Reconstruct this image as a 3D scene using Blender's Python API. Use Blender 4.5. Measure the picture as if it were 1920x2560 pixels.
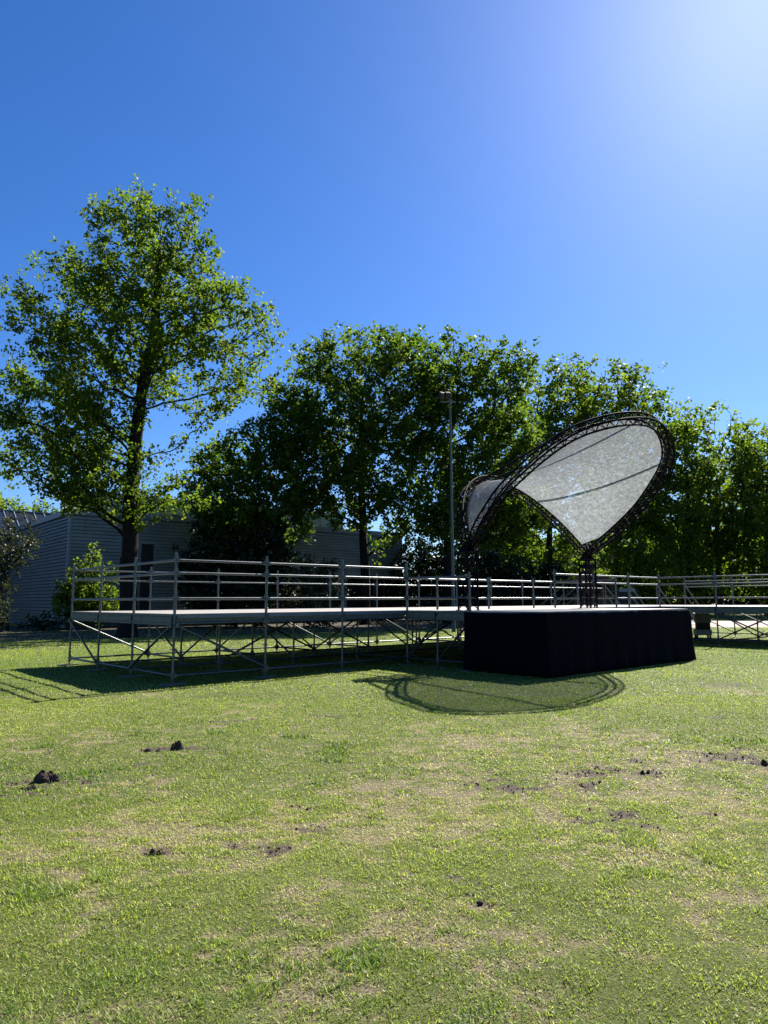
import bpy, math, random
import numpy as np
from mathutils import Vector, Matrix, kdtree

for o in list(bpy.data.objects): bpy.data.objects.remove(o)
S = bpy.context.scene
C = S.collection
rng = np.random.default_rng(7)
random.seed(7)
R = math.radians

# ------------------------------------------------------------------ camera
FPX, PITCH, ROLL, CAMH = 1775.0, 0.1245, -0.0039, 1.571
cd = bpy.data.cameras.new('camera'); cam = bpy.data.objects.new('camera', cd); C.objects.link(cam)
cd.sensor_fit = 'VERTICAL'; cd.sensor_height = 24.0; cd.lens = 24.0 * FPX / 2560.0
cd.clip_start = 0.05; cd.clip_end = 4000
cam.matrix_world = Matrix.Translation((0, 0, CAMH)) @ Matrix.Rotation(math.pi / 2 + PITCH, 4, 'X') @ Matrix.Rotation(ROLL, 4, 'Z')
S.camera = cam

# ------------------------------------------------------------------ light
SUN_AZ, SUN_EL = R(32.7), R(41.3)
w = bpy.data.worlds.new('World'); S.world = w; w.use_nodes = True
nt = w.node_tree; bg = nt.nodes['Background']
sky = nt.nodes.new('ShaderNodeTexSky'); sky.sky_type = 'NISHITA'; sky.sun_disc = False
sky.sun_elevation = SUN_EL; sky.sun_rotation = SUN_AZ
sky.air_density = 1.0; sky.dust_density = 0.38; sky.ozone_density = 3.0; sky.altitude = 0
hs = nt.nodes.new('ShaderNodeHueSaturation'); hs.inputs['Saturation'].default_value = 1.28
tint = nt.nodes.new('ShaderNodeMix'); tint.data_type = 'RGBA'; tint.blend_type = 'MULTIPLY'; tint.inputs[0].default_value = 1; tint.inputs[7].default_value = (.665, .80, 1.07, 1)
nt.links.new(sky.outputs[0], hs.inputs['Color']); nt.links.new(hs.outputs[0], tint.inputs[6]); nt.links.new(tint.outputs[2], bg.inputs[0]); bg.inputs[1].default_value = 0.054
sl = bpy.data.lights.new('sun', 'SUN'); sl.energy = 5.0; sl.angle = R(0.53); sl.color = (1.0, 0.95, 0.86)
so = bpy.data.objects.new('sun', sl); C.objects.link(so)
sv = Vector((math.sin(SUN_AZ) * math.cos(SUN_EL), math.cos(SUN_AZ) * math.cos(SUN_EL), math.sin(SUN_EL)))
so.rotation_euler = sv.to_track_quat('Z', 'Y').to_euler(); so.location = sv * 60
S.view_settings.view_transform = 'Standard'; S.view_settings.look = 'None'
S.view_settings.exposure = 1.4; S.view_settings.gamma = 1.0
try:
    S.cycles.max_bounces = 8; S.cycles.transparent_max_bounces = 8
except Exception: pass

# ------------------------------------------------------------------ helpers
def ray(px, py):
    a = (px - 960) / FPX; b = (1280 - py) / FPX
    x = a * math.cos(ROLL) - b * math.sin(ROLL); up = a * math.sin(ROLL) + b * math.cos(ROLL)
    return Vector((x, math.cos(PITCH) - up * math.sin(PITCH), math.sin(PITCH) + up * math.cos(PITCH)))
def at_depth(px, py, Y):
    d = ray(px, py); t = Y / d.y
    return Vector((d.x * t, Y, CAMH + d.z * t))
def on_ground(px, py, z=0.0):
    d = ray(px, py); t = (z - CAMH) / d.z
    return Vector((d.x * t, d.y * t, z))

def tag(o, label=None, cat=None, group=None, kind=None):
    if label: o['label'] = label
    if cat: o['category'] = cat
    if group: o['group'] = group
    if kind: o['kind'] = kind
    return o
def empty(name, loc=(0, 0, 0), rz=0.0):
    o = bpy.data.objects.new(name, None); C.objects.link(o); o.location = loc; o.rotation_euler = (0, 0, rz)
    o.empty_display_size = 0.3
    return o
def link(name, me, parent=None, loc=(0, 0, 0), rz=0.0):
    o = bpy.data.objects.new(name, me); C.objects.link(o); o.location = loc; o.rotation_euler = (0, 0, rz)
    if parent: o.parent = parent
    return o

class MB:
    def __init__(s): s.v = []; s.f = []; s.sm = []
    def add(s, vs, fs, smooth=False):
        n = len(s.v); s.v += [tuple(v) for v in vs]; s.f += [tuple(i + n for i in f) for f in fs]; s.sm += [smooth] * len(fs)
    def box(s, c, h, M=None):
        vs = [Vector((sx * h[0], sy * h[1], sz * h[2])) for sz in (-1, 1) for sy in (-1, 1) for sx in (-1, 1)]
        if M is not None: vs = [M @ v for v in vs]
        c = Vector(c)
        s.add([c + v for v in vs], [(0, 2, 3, 1), (4, 5, 7, 6), (0, 1, 5, 4), (2, 6, 7, 3), (0, 4, 6, 2), (1, 3, 7, 5)])
    def bx(s, x0, x1, y0, y1, z0, z1):
        s.box(((x0 + x1) / 2, (y0 + y1) / 2, (z0 + z1) / 2), (abs(x1 - x0) / 2, abs(y1 - y0) / 2, abs(z1 - z0) / 2))
    def beam(s, p, q, wd, hg):
        p, q = Vector(p), Vector(q); d = q - p; L = d.length
        if L < 1e-6: return
        M = d.to_track_quat('X', 'Z').to_matrix()
        s.box((p + q) / 2, (L / 2, wd / 2, hg / 2), M)
    def tube(s, p, q, r, n=8, r2=None, caps=True):
        p, q = Vector(p), Vector(q); d = q - p
        if d.length < 1e-6: return
        M = d.to_track_quat('Z', 'Y').to_matrix(); r2 = r if r2 is None else r2
        vs = []
        for (b, rr) in ((p, r), (q, r2)):
            for i in range(n):
                a = 2 * math.pi * i / n; vs.append(b + M @ Vector((rr * math.cos(a), rr * math.sin(a), 0)))
        fs = [(i, (i + 1) % n, n + (i + 1) % n, n + i) for i in range(n)]
        s.add(vs, fs, True)
        if caps: s.add(vs, [tuple(range(n))[::-1], tuple(range(n, 2 * n))])
    def path(s, pts, r, n=6):
        pts = [Vector(p) for p in pts]; k = len(pts); vs = []
        for i, p in enumerate(pts):
            t = (pts[min(i + 1, k - 1)] - pts[max(i - 1, 0)]).normalized()
            M = t.to_track_quat('Z', 'Y').to_matrix()
            for j in range(n):
                a = 2 * math.pi * j / n; vs.append(p + M @ Vector((r * math.cos(a), r * math.sin(a), 0)))
        fs = []
        for i in range(k - 1):
            for j in range(n):
                fs.append((i * n + j, i * n + (j + 1) % n, (i + 1) * n + (j + 1) % n, (i + 1) * n + j))
        s.add(vs, fs, True)
    def mesh(s, name, mat):
        me = bpy.data.meshes.new(name); me.from_pydata(s.v, [], s.f)
        me.polygons.foreach_set('use_smooth', s.sm); me.materials.append(mat); me.update(); return me
    def build(s, name, mat, parent=None, loc=(0, 0, 0), rz=0.0):
        return link(name, s.mesh(name, mat), parent, loc, rz)

def np_mesh(name, V, loops, starts, mat, attrs=None, smooth=False):
    me = bpy.data.meshes.new(name)
    me.vertices.add(len(V)); me.vertices.foreach_set('co', np.ascontiguousarray(V, dtype=np.float32).ravel())
    me.loops.add(len(loops)); me.loops.foreach_set('vertex_index', np.ascontiguousarray(loops, dtype=np.int32))
    me.polygons.add(len(starts)); me.polygons.foreach_set('loop_start', np.ascontiguousarray(starts, dtype=np.int32))
    me.update(calc_edges=True)
    if smooth: me.polygons.foreach_set('use_smooth', np.ones(len(starts), dtype=bool))
    for k, (typ, dom, arr) in (attrs or {}).items():
        a = me.attributes.new(k, typ, dom)
        a.data.foreach_set('color' if typ == 'FLOAT_COLOR' else 'value', np.ascontiguousarray(arr, dtype=np.float32).ravel())
    me.materials.append(mat); return me

def vnoise(x, y, sc, seed=0):
    x = np.asarray(x) / sc + 1000.3; y = np.asarray(y) / sc + 1000.7
    xi = np.floor(x).astype(np.int64); yi = np.floor(y).astype(np.int64); fx = x - xi; fy = y - yi
    fx = fx * fx * (3 - 2 * fx); fy = fy * fy * (3 - 2 * fy)
    def h(a, b):
        n = (a * 374761393 + b * 668265263 + seed * 1442695041) & 0xffffffff
        n = ((n ^ (n >> 13)) * 1274126177) & 0xffffffff
        return ((n ^ (n >> 16)) & 0xffff) / 65535.0
    return (h(xi, yi) * (1 - fx) + h(xi + 1, yi) * fx) * (1 - fy) + (h(xi, yi + 1) * (1 - fx) + h(xi + 1, yi + 1) * fx) * fy
def fbm(x, y, sc, seed=0, o=4):
    r = 0; a = 1; t = 0
    for i in range(o):
        r = r + a * vnoise(x, y, sc / 2 ** i, seed + i * 17); t += a; a *= .55
    return r / t

# ------------------------------------------------------------------ materials
ALB = .60
def mat(name, col, rough=.6, metal=0.0, spec=.5, var=0.0, vscale=5.0, bump=0.0, bscale=60.0, col2=None):
    col = tuple(c * ALB for c in col)
    m = bpy.data.materials.new(name); m.use_nodes = True; t = m.node_tree; b = t.nodes['Principled BSDF']
    b.inputs['Base Color'].default_value = (*col, 1); b.inputs['Roughness'].default_value = rough
    b.inputs['Metallic'].default_value = metal; b.inputs['Specular IOR Level'].default_value = spec
    tc = t.nodes.new('ShaderNodeTexCoord')
    if var or col2:
        n = t.nodes.new('ShaderNodeTexNoise'); n.inputs['Scale'].default_value = vscale; n.inputs['Detail'].default_value = 6
        n.inputs['Roughness'].default_value = .65
        t.links.new(tc.outputs['Object'], n.inputs['Vector'])
        r = t.nodes.new('ShaderNodeValToRGB'); r.color_ramp.elements[0].position = .35; r.color_ramp.elements[1].position = .68
        c2 = col2 or tuple(min(1, c * (1 + var)) for c in col); c1 = col if col2 else tuple(c * (1 - var) for c in col)
        r.color_ramp.elements[0].color = (*c1, 1); r.color_ramp.elements[1].color = (*c2, 1)
        t.links.new(n.outputs['Fac'], r.inputs[0]); t.links.new(r.outputs[0], b.inputs['Base Color'])
    if bump:
        n2 = t.nodes.new('ShaderNodeTexNoise'); n2.inputs['Scale'].default_value = bscale; n2.inputs['Detail'].default_value = 5
        t.links.new(tc.outputs['Object'], n2.inputs['Vector'])
        bp = t.nodes.new('ShaderNodeBump'); bp.inputs['Strength'].default_value = bump; bp.inputs['Distance'].default_value = .01
        t.links.new(n2.outputs['Fac'], bp.inputs['Height']); t.links.new(bp.outputs[0], b.inputs['Normal'])
    return m

M_galv = mat('galvanised steel', (.15, .17, .175), .38, .75, .5, .28, 9, .15, 90)
M_galv_dull = mat('dull galvanised steel', (.17, .18, .18), .5, .5, .5, .3, 7, .1, 60)
M_alu = mat('aluminium deck edge', (.20, .24, .28), .45, .5, .5, .18, 4, .1, 40)
M_board = mat('weathered fascia board', (.19, .205, .16), .7, 0, .4, .22, 5, .2, 30)
M_deck = mat('deck boards', (.50, .46, .42), .62, 0, .4, .16, 2.2, .25, 45)
M_gap = mat('dark joint', (.03, .03, .03), .8)
M_black = mat('black steel', (.006, .006, .011), .75, .0, .08, .3, 14, .1, 80)
M_skirt = mat('black molton cloth', (.004, .004, .008), .95, 0, .08, .35, 3, .3, 300)
M_bark = mat('bark', (.018, .015, .012), .9, 0, .2, .5, 3.5, 1.0, 9, )
M_trim = mat('grey metal trim', (.30, .34, .36), .5, .2, .5, .12, 3)
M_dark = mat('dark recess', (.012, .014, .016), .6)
M_conc = mat('plinth concrete', (.16, .16, .15), .85, 0, .3, .3, 2, .3, 20)
M_lamp = mat('painted lamp mast', (.10, .14, .14), .5, .3, .5, .15, 2)
M_path = mat('pale pink paving', (.50, .39, .34), .85, 0, .3, .15, 1.5, .3, 12)
M_soil = mat('dark soil', (.10, .08, .062), .95, 0, .1, .6, 30, 1.0, 60)
M_glassdark = mat('dark glazing', (.03, .035, .045), .12, 0, .6)
M_slate = mat('dark roof', (.035, .035, .045), .5, 0, .5, .3, 3)
M_yellow = mat('ochre door panel', (.30, .22, .05), .6)
M_white = mat('white enamel', (.42, .46, .46), .45, 0, .5, .12, 3)
M_cabgrey = mat('grey enamel', (.28, .33, .34), .5, 0, .5, .15, 4)
M_olive = mat('grey green panel', (.02, .025, .022), .7, 0, .4, .2, 2)

# corrugated cladding: mossy stains in the paint (large scale patches)
def cladding(name, c1, c2):
    c1 = tuple(c * ALB for c in c1); c2 = tuple(c * ALB for c in c2)
    m = mat(name, c1, .48, .15, .5); t = m.node_tree; b = t.nodes['Principled BSDF']
    tc = t.nodes.new('ShaderNodeTexCoord'); mp = t.nodes.new('ShaderNodeMapping'); mp.inputs['Scale'].default_value = (.5, .5, 1.3)
    n = t.nodes.new('ShaderNodeTexNoise'); n.inputs['Scale'].default_value = 1.2; n.inputs['Detail'].default_value = 7; n.inputs['Roughness'].default_value = .65
    t.links.new(tc.outputs['Object'], mp.inputs[0]); t.links.new(mp.outputs[0], n.inputs['Vector'])
    r = t.nodes.new('ShaderNodeValToRGB'); r.color_ramp.elements[0].position = .4; r.color_ramp.elements[1].position = .62
    r.color_ramp.elements[0].color = (*c1, 1); r.color_ramp.elements[1].color = (*c2, 1)
    t.links.new(n.outputs['Fac'], r.inputs[0]); t.links.new(r.outputs[0], b.inputs['Base Color']); return m
M_clad = cladding('grey corrugated cladding', (.23, .27, .25), (.31, .35, .33))
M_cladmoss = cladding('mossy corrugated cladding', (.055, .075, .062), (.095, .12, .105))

# brick
M_brick = bpy.data.materials.new('brick'); M_brick.use_nodes = True
_t = M_brick.node_tree; _b = _t.nodes['Principled BSDF']; _b.inputs['Roughness'].default_value = .85
_br = _t.nodes.new('ShaderNodeTexBrick'); _br.inputs['Scale'].default_value = 4.5
_br.inputs['Color1'].default_value = (.16, .07, .045, 1); _br.inputs['Color2'].default_value = (.22, .10, .06, 1); _br.inputs['Mortar'].default_value = (.2, .18, .16, 1)
_tc = _t.nodes.new('ShaderNodeTexCoord'); _mp = _t.nodes.new('ShaderNodeMapping'); _mp.inputs['Rotation'].default_value = (R(90), 0, 0)
_t.links.new(_tc.outputs['Object'], _mp.inputs[0]); _t.links.new(_mp.outputs[0], _br.inputs['Vector']); _t.links.new(_br.outputs[0], _b.inputs['Base Color'])

# translucent rooflight glazing (weathered polycarbonate)
def trans_mat(name, col, tcol, fac, rough):
    m = bpy.data.materials.new(name); m.use_nodes = True; t = m.node_tree; out = t.nodes['Material Output']; b = t.nodes['Principled BSDF']
    b.inputs['Base Color'].default_value = (*col, 1); b.inputs['Roughness'].default_value = rough
    tr = t.nodes.new('ShaderNodeBsdfTranslucent'); tr.inputs[0].default_value = (*tcol, 1)
    mx = t.nodes.new('ShaderNodeMixShader'); mx.inputs[0].default_value = fac
    t.links.new(b.outputs[0], mx.inputs[1]); t.links.new(tr.outputs[0], mx.inputs[2]); t.links.new(mx.outputs[0], out.inputs[0])
    return m, t, b, tr, mx
M_poly, *_ = trans_mat('weathered translucent glazing', (.22, .29, .26), (.26, .36, .31), .45, .35)

# canopy film: translucent, scratched and creased
M_film, _t, _b, _tr, _mx = trans_mat('scratched translucent film', (.30, .33, .35), (.28, .33, .35), .55, .33)
_tp = _t.nodes.new('ShaderNodeBsdfTransparent'); _tp.inputs[0].default_value = (.93, .95, .96, 1)
_mt = _t.nodes.new('ShaderNodeMixShader'); _mt.inputs[0].default_value = .36
_t.links.new(_mx.outputs[0], _mt.inputs[1]); _t.links.new(_tp.outputs[0], _mt.inputs[2]); _t.links.new(_mt.outputs[0], _t.nodes['Material Output'].inputs[0])
_tc = _t.nodes.new('ShaderNodeTexCoord')
def _mul(t, a, b_, op='MULTIPLY'):
    n = t.nodes.new('ShaderNodeMath'); n.operation = op
    for i, v in enumerate((a, b_)):
        if isinstance(v, (int, float)): n.inputs[i].default_value = v
        else: t.links.new(v, n.inputs[i])
    return n.outputs[0]
def scratches(t, tc, rot, sc, width, seed):
    mp = t.nodes.new('ShaderNodeMapping'); mp.inputs['Rotation'].default_value = rot; mp.inputs['Scale'].default_value = sc; mp.inputs['Location'].default_value = (seed, seed * 2.1, 0)
    nz = t.nodes.new('ShaderNodeTexNoise'); nz.inputs['Scale'].default_value = 3.1; nz.inputs['Detail'].default_value = 3; nz.inputs['Distortion'].default_value = 1.2
    t.links.new(tc.outputs['Object'], mp.inputs[0]); t.links.new(mp.outputs[0], nz.inputs['Vector'])
    d = _mul(t, nz.outputs['Fac'], .5, 'SUBTRACT'); n = t.nodes.new('ShaderNodeMath'); n.operation = 'ABSOLUTE'; t.links.new(d, n.inputs[0])
    mr = t.nodes.new('ShaderNodeMapRange'); mr.inputs['From Min'].default_value = 0; mr.inputs['From Max'].default_value = width
    mr.inputs['To Min'].default_value = 1; mr.inputs['To Max'].default_value = 0; t.links.new(n.outputs[0], mr.inputs['Value'])
    return mr.outputs[0]
_s1 = scratches(_t, _tc, (.3, .2, .6), (.8, 7.0, 4.0), .010, 3.0)
_s2 = scratches(_t, _tc, (.1, .5, -.5), (1.0, 7.0, 4.0), .010, 9.0)
_s3 = scratches(_t, _tc, (.6, .1, 1.2), (2.0, 5.0, 5.0), .012, 17.0)
_cl = _t.nodes.new('ShaderNodeTexNoise'); _cl.inputs['Scale'].default_value = 9; _cl.inputs['Detail'].default_value = 5; _cl.inputs['Roughness'].default_value = .6
_t.links.new(_tc.outputs['Object'], _cl.inputs['Vector'])
_cr = _t.nodes.new('ShaderNodeMapRange'); _cr.inputs['From Min'].default_value = .38; _cr.inputs['From Max'].default_value = .66
_t.links.new(_cl.outputs['Fac'], _cr.inputs['Value'])
_sum = _mul(_t, _mul(_t, _s1, _s2, 'MAXIMUM'), _s3, 'MAXIMUM')
_msk = _mul(_t, _sum, _mul(_t, _mul(_t, _cr.outputs[0], .55), .45, 'ADD'))
_tot = _mul(_t, _msk, _mul(_t, _mul(_t, _cr.outputs[0], .08), .15, 'ADD'), 'MAXIMUM')
for (inp, a, b2) in ((_b.inputs['Base Color'], (.06, .07, .08), (.80, .85, .88)), (_tr.inputs[0], (.05, .062, .07), (.92, .96, .98))):
    mc = _t.nodes.new('ShaderNodeMix'); mc.data_type = 'RGBA'; mc.inputs[6].default_value = (*a, 1); mc.inputs[7].default_value = (*b2, 1)
    _t.links.new(_tot, mc.inputs[0]); _t.links.new(mc.outputs[2], inp)
_bp = _t.nodes.new('ShaderNodeBump'); _bp.inputs['Strength'].default_value = .35; _bp.inputs['Distance'].default_value = .01
_t.links.new(_tot, _bp.inputs['Height']); _t.links.new(_bp.outputs[0], _b.inputs['Normal'])

# leaves: per-leaf value 'rnd' varies the hue; translucent so back light glows
def leaf_mat(name, dark, mid, yellow, tmul=1.0, tfac=.5, rough=.55, spec=.12):
    dark, mid, yellow = [tuple(c * k_ for c, k_ in zip(q, (.54, .63, .58))) for q in (dark, mid, yellow)]
    m, t, b, tr, mx = trans_mat(name, mid, yellow, tfac, rough)
    b.inputs['Specular IOR Level'].default_value = spec
    at = t.nodes.new('ShaderNodeAttribute'); at.attribute_name = 'rnd'
    r = t.nodes.new('ShaderNodeValToRGB'); e = r.color_ramp.elements
    e[0].color = (*dark, 1); e[1].color = (*yellow, 1); e[1].position = 1.0; k = e.new(.55); k.color = (*mid, 1)
    t.links.new(at.outputs['Fac'], r.inputs[0]); t.links.new(r.outputs[0], b.inputs['Base Color'])
    g = t.nodes.new('ShaderNodeMix'); g.data_type = 'RGBA'; g.blend_type = 'MULTIPLY'; g.inputs[0].default_value = 1
    g.inputs[7].default_value = (2.6 * tmul, 2.5 * tmul, 1.0 * tmul, 1)
    t.links.new(r.outputs[0], g.inputs[6]); t.links.new(g.outputs[2], tr.inputs[0]); return m
M_oak = leaf_mat('oak leaves', (.034, .07, .016), (.085, .125, .020), (.19, .19, .022), 1.25, .55)
M_leaf = leaf_mat('maple leaves', (.028, .062, .016), (.070, .11, .020), (.15, .16, .022), 1.25, .55)
M_yleaf = leaf_mat('young yellow green leaves', (.05, .085, .020), (.098, .138, .026), (.175, .19, .032), 1.3, .55)
M_ever = leaf_mat('evergreen leaves', (.010, .024, .010), (.016, .035, .014), (.03, .05, .014), .7, .25, .42, .35)
M_grey = leaf_mat('grey green leaves', (.035, .045, .030), (.06, .07, .045), (.10, .10, .06), .7, .3, .5, .25)

# ------------------------------------------------------------------ ground
TH = 0.7252
A = Vector((-4.0733, 13.9224, 0))
UX, UY = math.cos(TH), math.sin(TH)
def gw(u, v, z=0.0): return Vector((A.x + u * UX - v * UY, A.y + u * UY + v * UX, z))

dark_spots = [(1817, 1711, .55, .12), (1840, 1890, .45, .10), (1279, 1959, .26, .13), (1495, 1923, .24, .09), (1611, 1929, .13, .07), (1566, 2037, .34, .11),
              (1466, 1962, .16, .06), (1385, 1863, .10, .05), (1585, 1899, .07, .05), (1301, 1806, .14, .05), (1505, 1770, .18, .06), (115, 1955, .30, .10), (60, 1985, .22, .07),
              (440, 1868, .30, .06), (385, 1873, .14, .05), (382, 2126, .12, .04), (700, 2120, .09, .035), (800, 2070, .12, .035), (1190, 2215, .12, .06), (640, 2115, .16, .04),
              (790, 2020, .12, .05), (345, 1908, .10, .05), (1790, 1790, .2, .05), (590, 1800, .3, .05), (820, 1790, .25, .04), (1640, 1760, .2, .05), (1905, 1905, .16, .06)]
tan_spots = [(985, 1975, .95, .40), (1127, 1911, .7, .30), (1346, 1995, .6, .28), (1501, 1834, .6, .25), (1753, 2001, .6, .25), (1700, 1885, .9, .22), (200, 1965, .8, .22), (300, 2080, .55, .2),
             (460, 2110, .75, .22), (330, 2010, .6, .2), (900, 2090, .8, .2), (740, 2060, .6, .2), (840, 2220, .3, .12), (1250, 2330, .3, .2), (700, 2450, .3, .12), (1170, 2235, .3, .12),
             (1830, 1720, 1.2, .3), (560, 2130, .8, .15), (1010, 2300, .35, .15), (100, 2110, .6, .2), (1500, 2130, .6, .2), (1050, 2040, .9, .25), (1240, 1850, .9, .25), (250, 2530, .2, .1), (1290, 2420, .3, .12)]
def blobs(x, y, L):
    r = np.zeros_like(x)
    for (px, py, a, b) in L:
        p = on_ground(px, py); a_ = a * 1.15; dx = (x - p.x) / a_; dy = (y - p.y) / (b * 2.2)
        r = np.maximum(r, np.exp(-(dx * dx + dy * dy) * .9))
    return r
def fields(x, y):
    n1 = fbm(x, y, 1.3, 3); n2 = fbm(x, y, .35, 11, 3); n3 = fbm(x, y, 5.0, 23, 3)
    tan = blobs(x, y, tan_spots)
    core = np.exp(-((y - 8) / 7.0) ** 2)
    n4 = fbm(x, y * 1.6, .16, 67, 3); n5 = fbm(x, y * 1.8, .055, 88, 2)
    m = tan * .42 + (n1 - .5) * .9 + (n3 - .5) * .6 + .15 + .13 * core - np.clip((y - 12) / 8, 0, .45)
    tan = np.clip((m + (n4 - .5) * 1.5 + (n2 - .5) * .8 + (n5 - .5) * .8 - .44) * 2.4, 0, .9)
    dk = blobs(x, y, dark_spots); dark = np.clip((dk * 1.0 + (n4 - .5) * 1.9 + (n5 - .5) * 1.3 + (n2 - .5) * 1.0 - .60) * 3.2, 0, 1) * (dk > .06)
    # bare litter under the trees
    q = (y - 28.6) - (x + 15.4) * .50
    lit = np.clip((q + (n1 - .5) * 3.0) / 1.5, 0, 1) * np.clip((11.5 - x) / 4, 0, 1)
    return tan, dark, lit
xs = np.unique(np.concatenate([np.arange(-5.5, 5.5, .045), np.arange(-14, 16, .15), np.arange(-40, 50, 1.0), np.linspace(-900, 900, 61)]))
ys = np.unique(np.concatenate([np.arange(1.0, 9.0, .045), np.arange(9, 24, .12), np.arange(24, 60, .5), np.linspace(-60, 1, 12), np.geomspace(60, 1800, 20)]))
gx, gy = np.meshgrid(xs, ys)
tanf, darkf, litf = fields(gx, gy)
near = np.clip((26 - gy) / 8, 0, 1) * np.clip((14 - np.abs(gx)) / 6, 0, 1) * (gy > -2)
gz = near * ((fbm(gx, gy, .9, 5) - .5) * .035 + (fbm(gx, gy, .12, 41, 2) - .5) * .012 + darkf * (.005 * fbm(gx, gy, .15, 77, 2)) - .008 * tanf - .012)
V = np.stack([gx, gy, gz], -1).reshape(-1, 3); ny, nx = gx.shape
ii = (np.arange(ny - 1)[:, None] * nx + np.arange(nx - 1)[None]).ravel()
loops = np.stack([ii, ii + 1, ii + nx + 1, ii + nx], 1).ravel()
colr = np.stack([tanf, darkf, litf, np.ones_like(tanf)], -1).reshape(-1, 4)
M_gr = bpy.data.materials.new('lawn soil and thatch'); M_gr.use_nodes = True
t = M_gr.node_tree; b = t.nodes['Principled BSDF']; b.inputs['Roughness'].default_value = .9; b.inputs['Specular IOR Level'].default_value = .15
at = t.nodes.new('ShaderNodeAttribute'); at.attribute_name = 'fld'; sp = t.nodes.new('ShaderNodeSeparateColor'); t.links.new(at.outputs['Color'], sp.inputs[0])
tc = t.nodes.new('ShaderNodeTexCoord')
def noise(sc, det=6, ro=.7):
    n = t.nodes.new('ShaderNodeTexNoise'); n.inputs['Scale'].default_value = sc; n.inputs['Detail'].default_value = det; n.inputs['Roughness'].default_value = ro
    t.links.new(tc.outputs['Object'], n.inputs['Vector']); return n.outputs['Fac']
def ramp(f, c1, c2, p1=.35, p2=.65):
    r = t.nodes.new('ShaderNodeValToRGB'); r.color_ramp.elements[0].position = p1; r.color_ramp.elements[1].position = p2
    r.color_ramp.elements[0].color = (*c1, 1); r.color_ramp.elements[1].color = (*c2, 1); t.links.new(f, r.inputs[0]); return r.outputs[0]
def mixc(f, a, b_):
    m = t.nodes.new('ShaderNodeMix'); m.data_type = 'RGBA'; t.links.new(f, m.inputs[0]); t.links.new(a, m.inputs[6]); t.links.new(b_, m.inputs[7]); return m.outputs[2]
green = mixc(noise(.5), ramp(noise(95), (.020, .030, .008), (.125, .16, .032)), ramp(noise(120), (.026, .031, .010), (.155, .165, .05)))
c = mixc(sp.outputs[0], green, ramp(noise(90), (.065, .052, .034), (.285, .225, .15)))
c = mixc(sp.outputs[1], c, ramp(noise(70), (.020, .015, .011), (.13, .10, .075)))
c = mixc(sp.outputs[2], c, ramp(noise(14), (.022, .020, .013), (.08, .066, .042)))
t.links.new(c, b.inputs['Base Color'])
bp = t.nodes.new('ShaderNodeBump'); bp.inputs['Strength'].default_value = .9; bp.inputs['Distance'].default_value = .02
t.links.new(noise(55, 8), bp.inputs['Height']); t.links.new(bp.outputs[0], b.inputs['Normal'])
me = np_mesh('ground', V, loops, np.arange(0, len(loops), 4), M_gr, {'fld': ('FLOAT_COLOR', 'POINT', colr)}, True)
tag(link('ground', me), kind='structure')

def ground_z(x, y):
    n_ = np.clip((26 - y) / 8, 0, 1) * np.clip((14 - np.abs(x)) / 6, 0, 1)
    return n_ * ((fbm(x, y, .9, 5) - .5) * .035 + (fbm(x, y, .12, 41, 2) - .5) * .012 - .012)

# ------------------------------------------------------------------ grass blades
M_grass = bpy.data.materials.new('grass blades'); M_grass.use_nodes = True
t = M_grass.node_tree; b = t.nodes['Principled BSDF']; out = t.nodes['Material Output']
b.inputs['Roughness'].default_value = .5; b.inputs['Specular IOR Level'].default_value = .3
at = t.nodes.new('ShaderNodeAttribute'); at.attribute_name = 'col'; t.links.new(at.outputs['Color'], b.inputs['Base Color'])
tr = t.nodes.new('ShaderNodeBsdfTranslucent'); g = t.nodes.new('ShaderNodeMix'); g.data_type = 'RGBA'; g.blend_type = 'MULTIPLY'; g.inputs[0].default_value = 1
g.inputs[7].default_value = (1.5, 1.5, .9, 1); t.links.new(at.outputs['Color'], g.inputs[6]); t.links.new(g.outputs[2], tr.inputs[0])
mx = t.nodes.new('ShaderNodeMixShader'); mx.inputs[0].default_value = .45
t.links.new(b.outputs[0], mx.inputs[1]); t.links.new(tr.outputs[0], mx.inputs[2]); t.links.new(mx.outputs[0], out.inputs[0])

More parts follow.
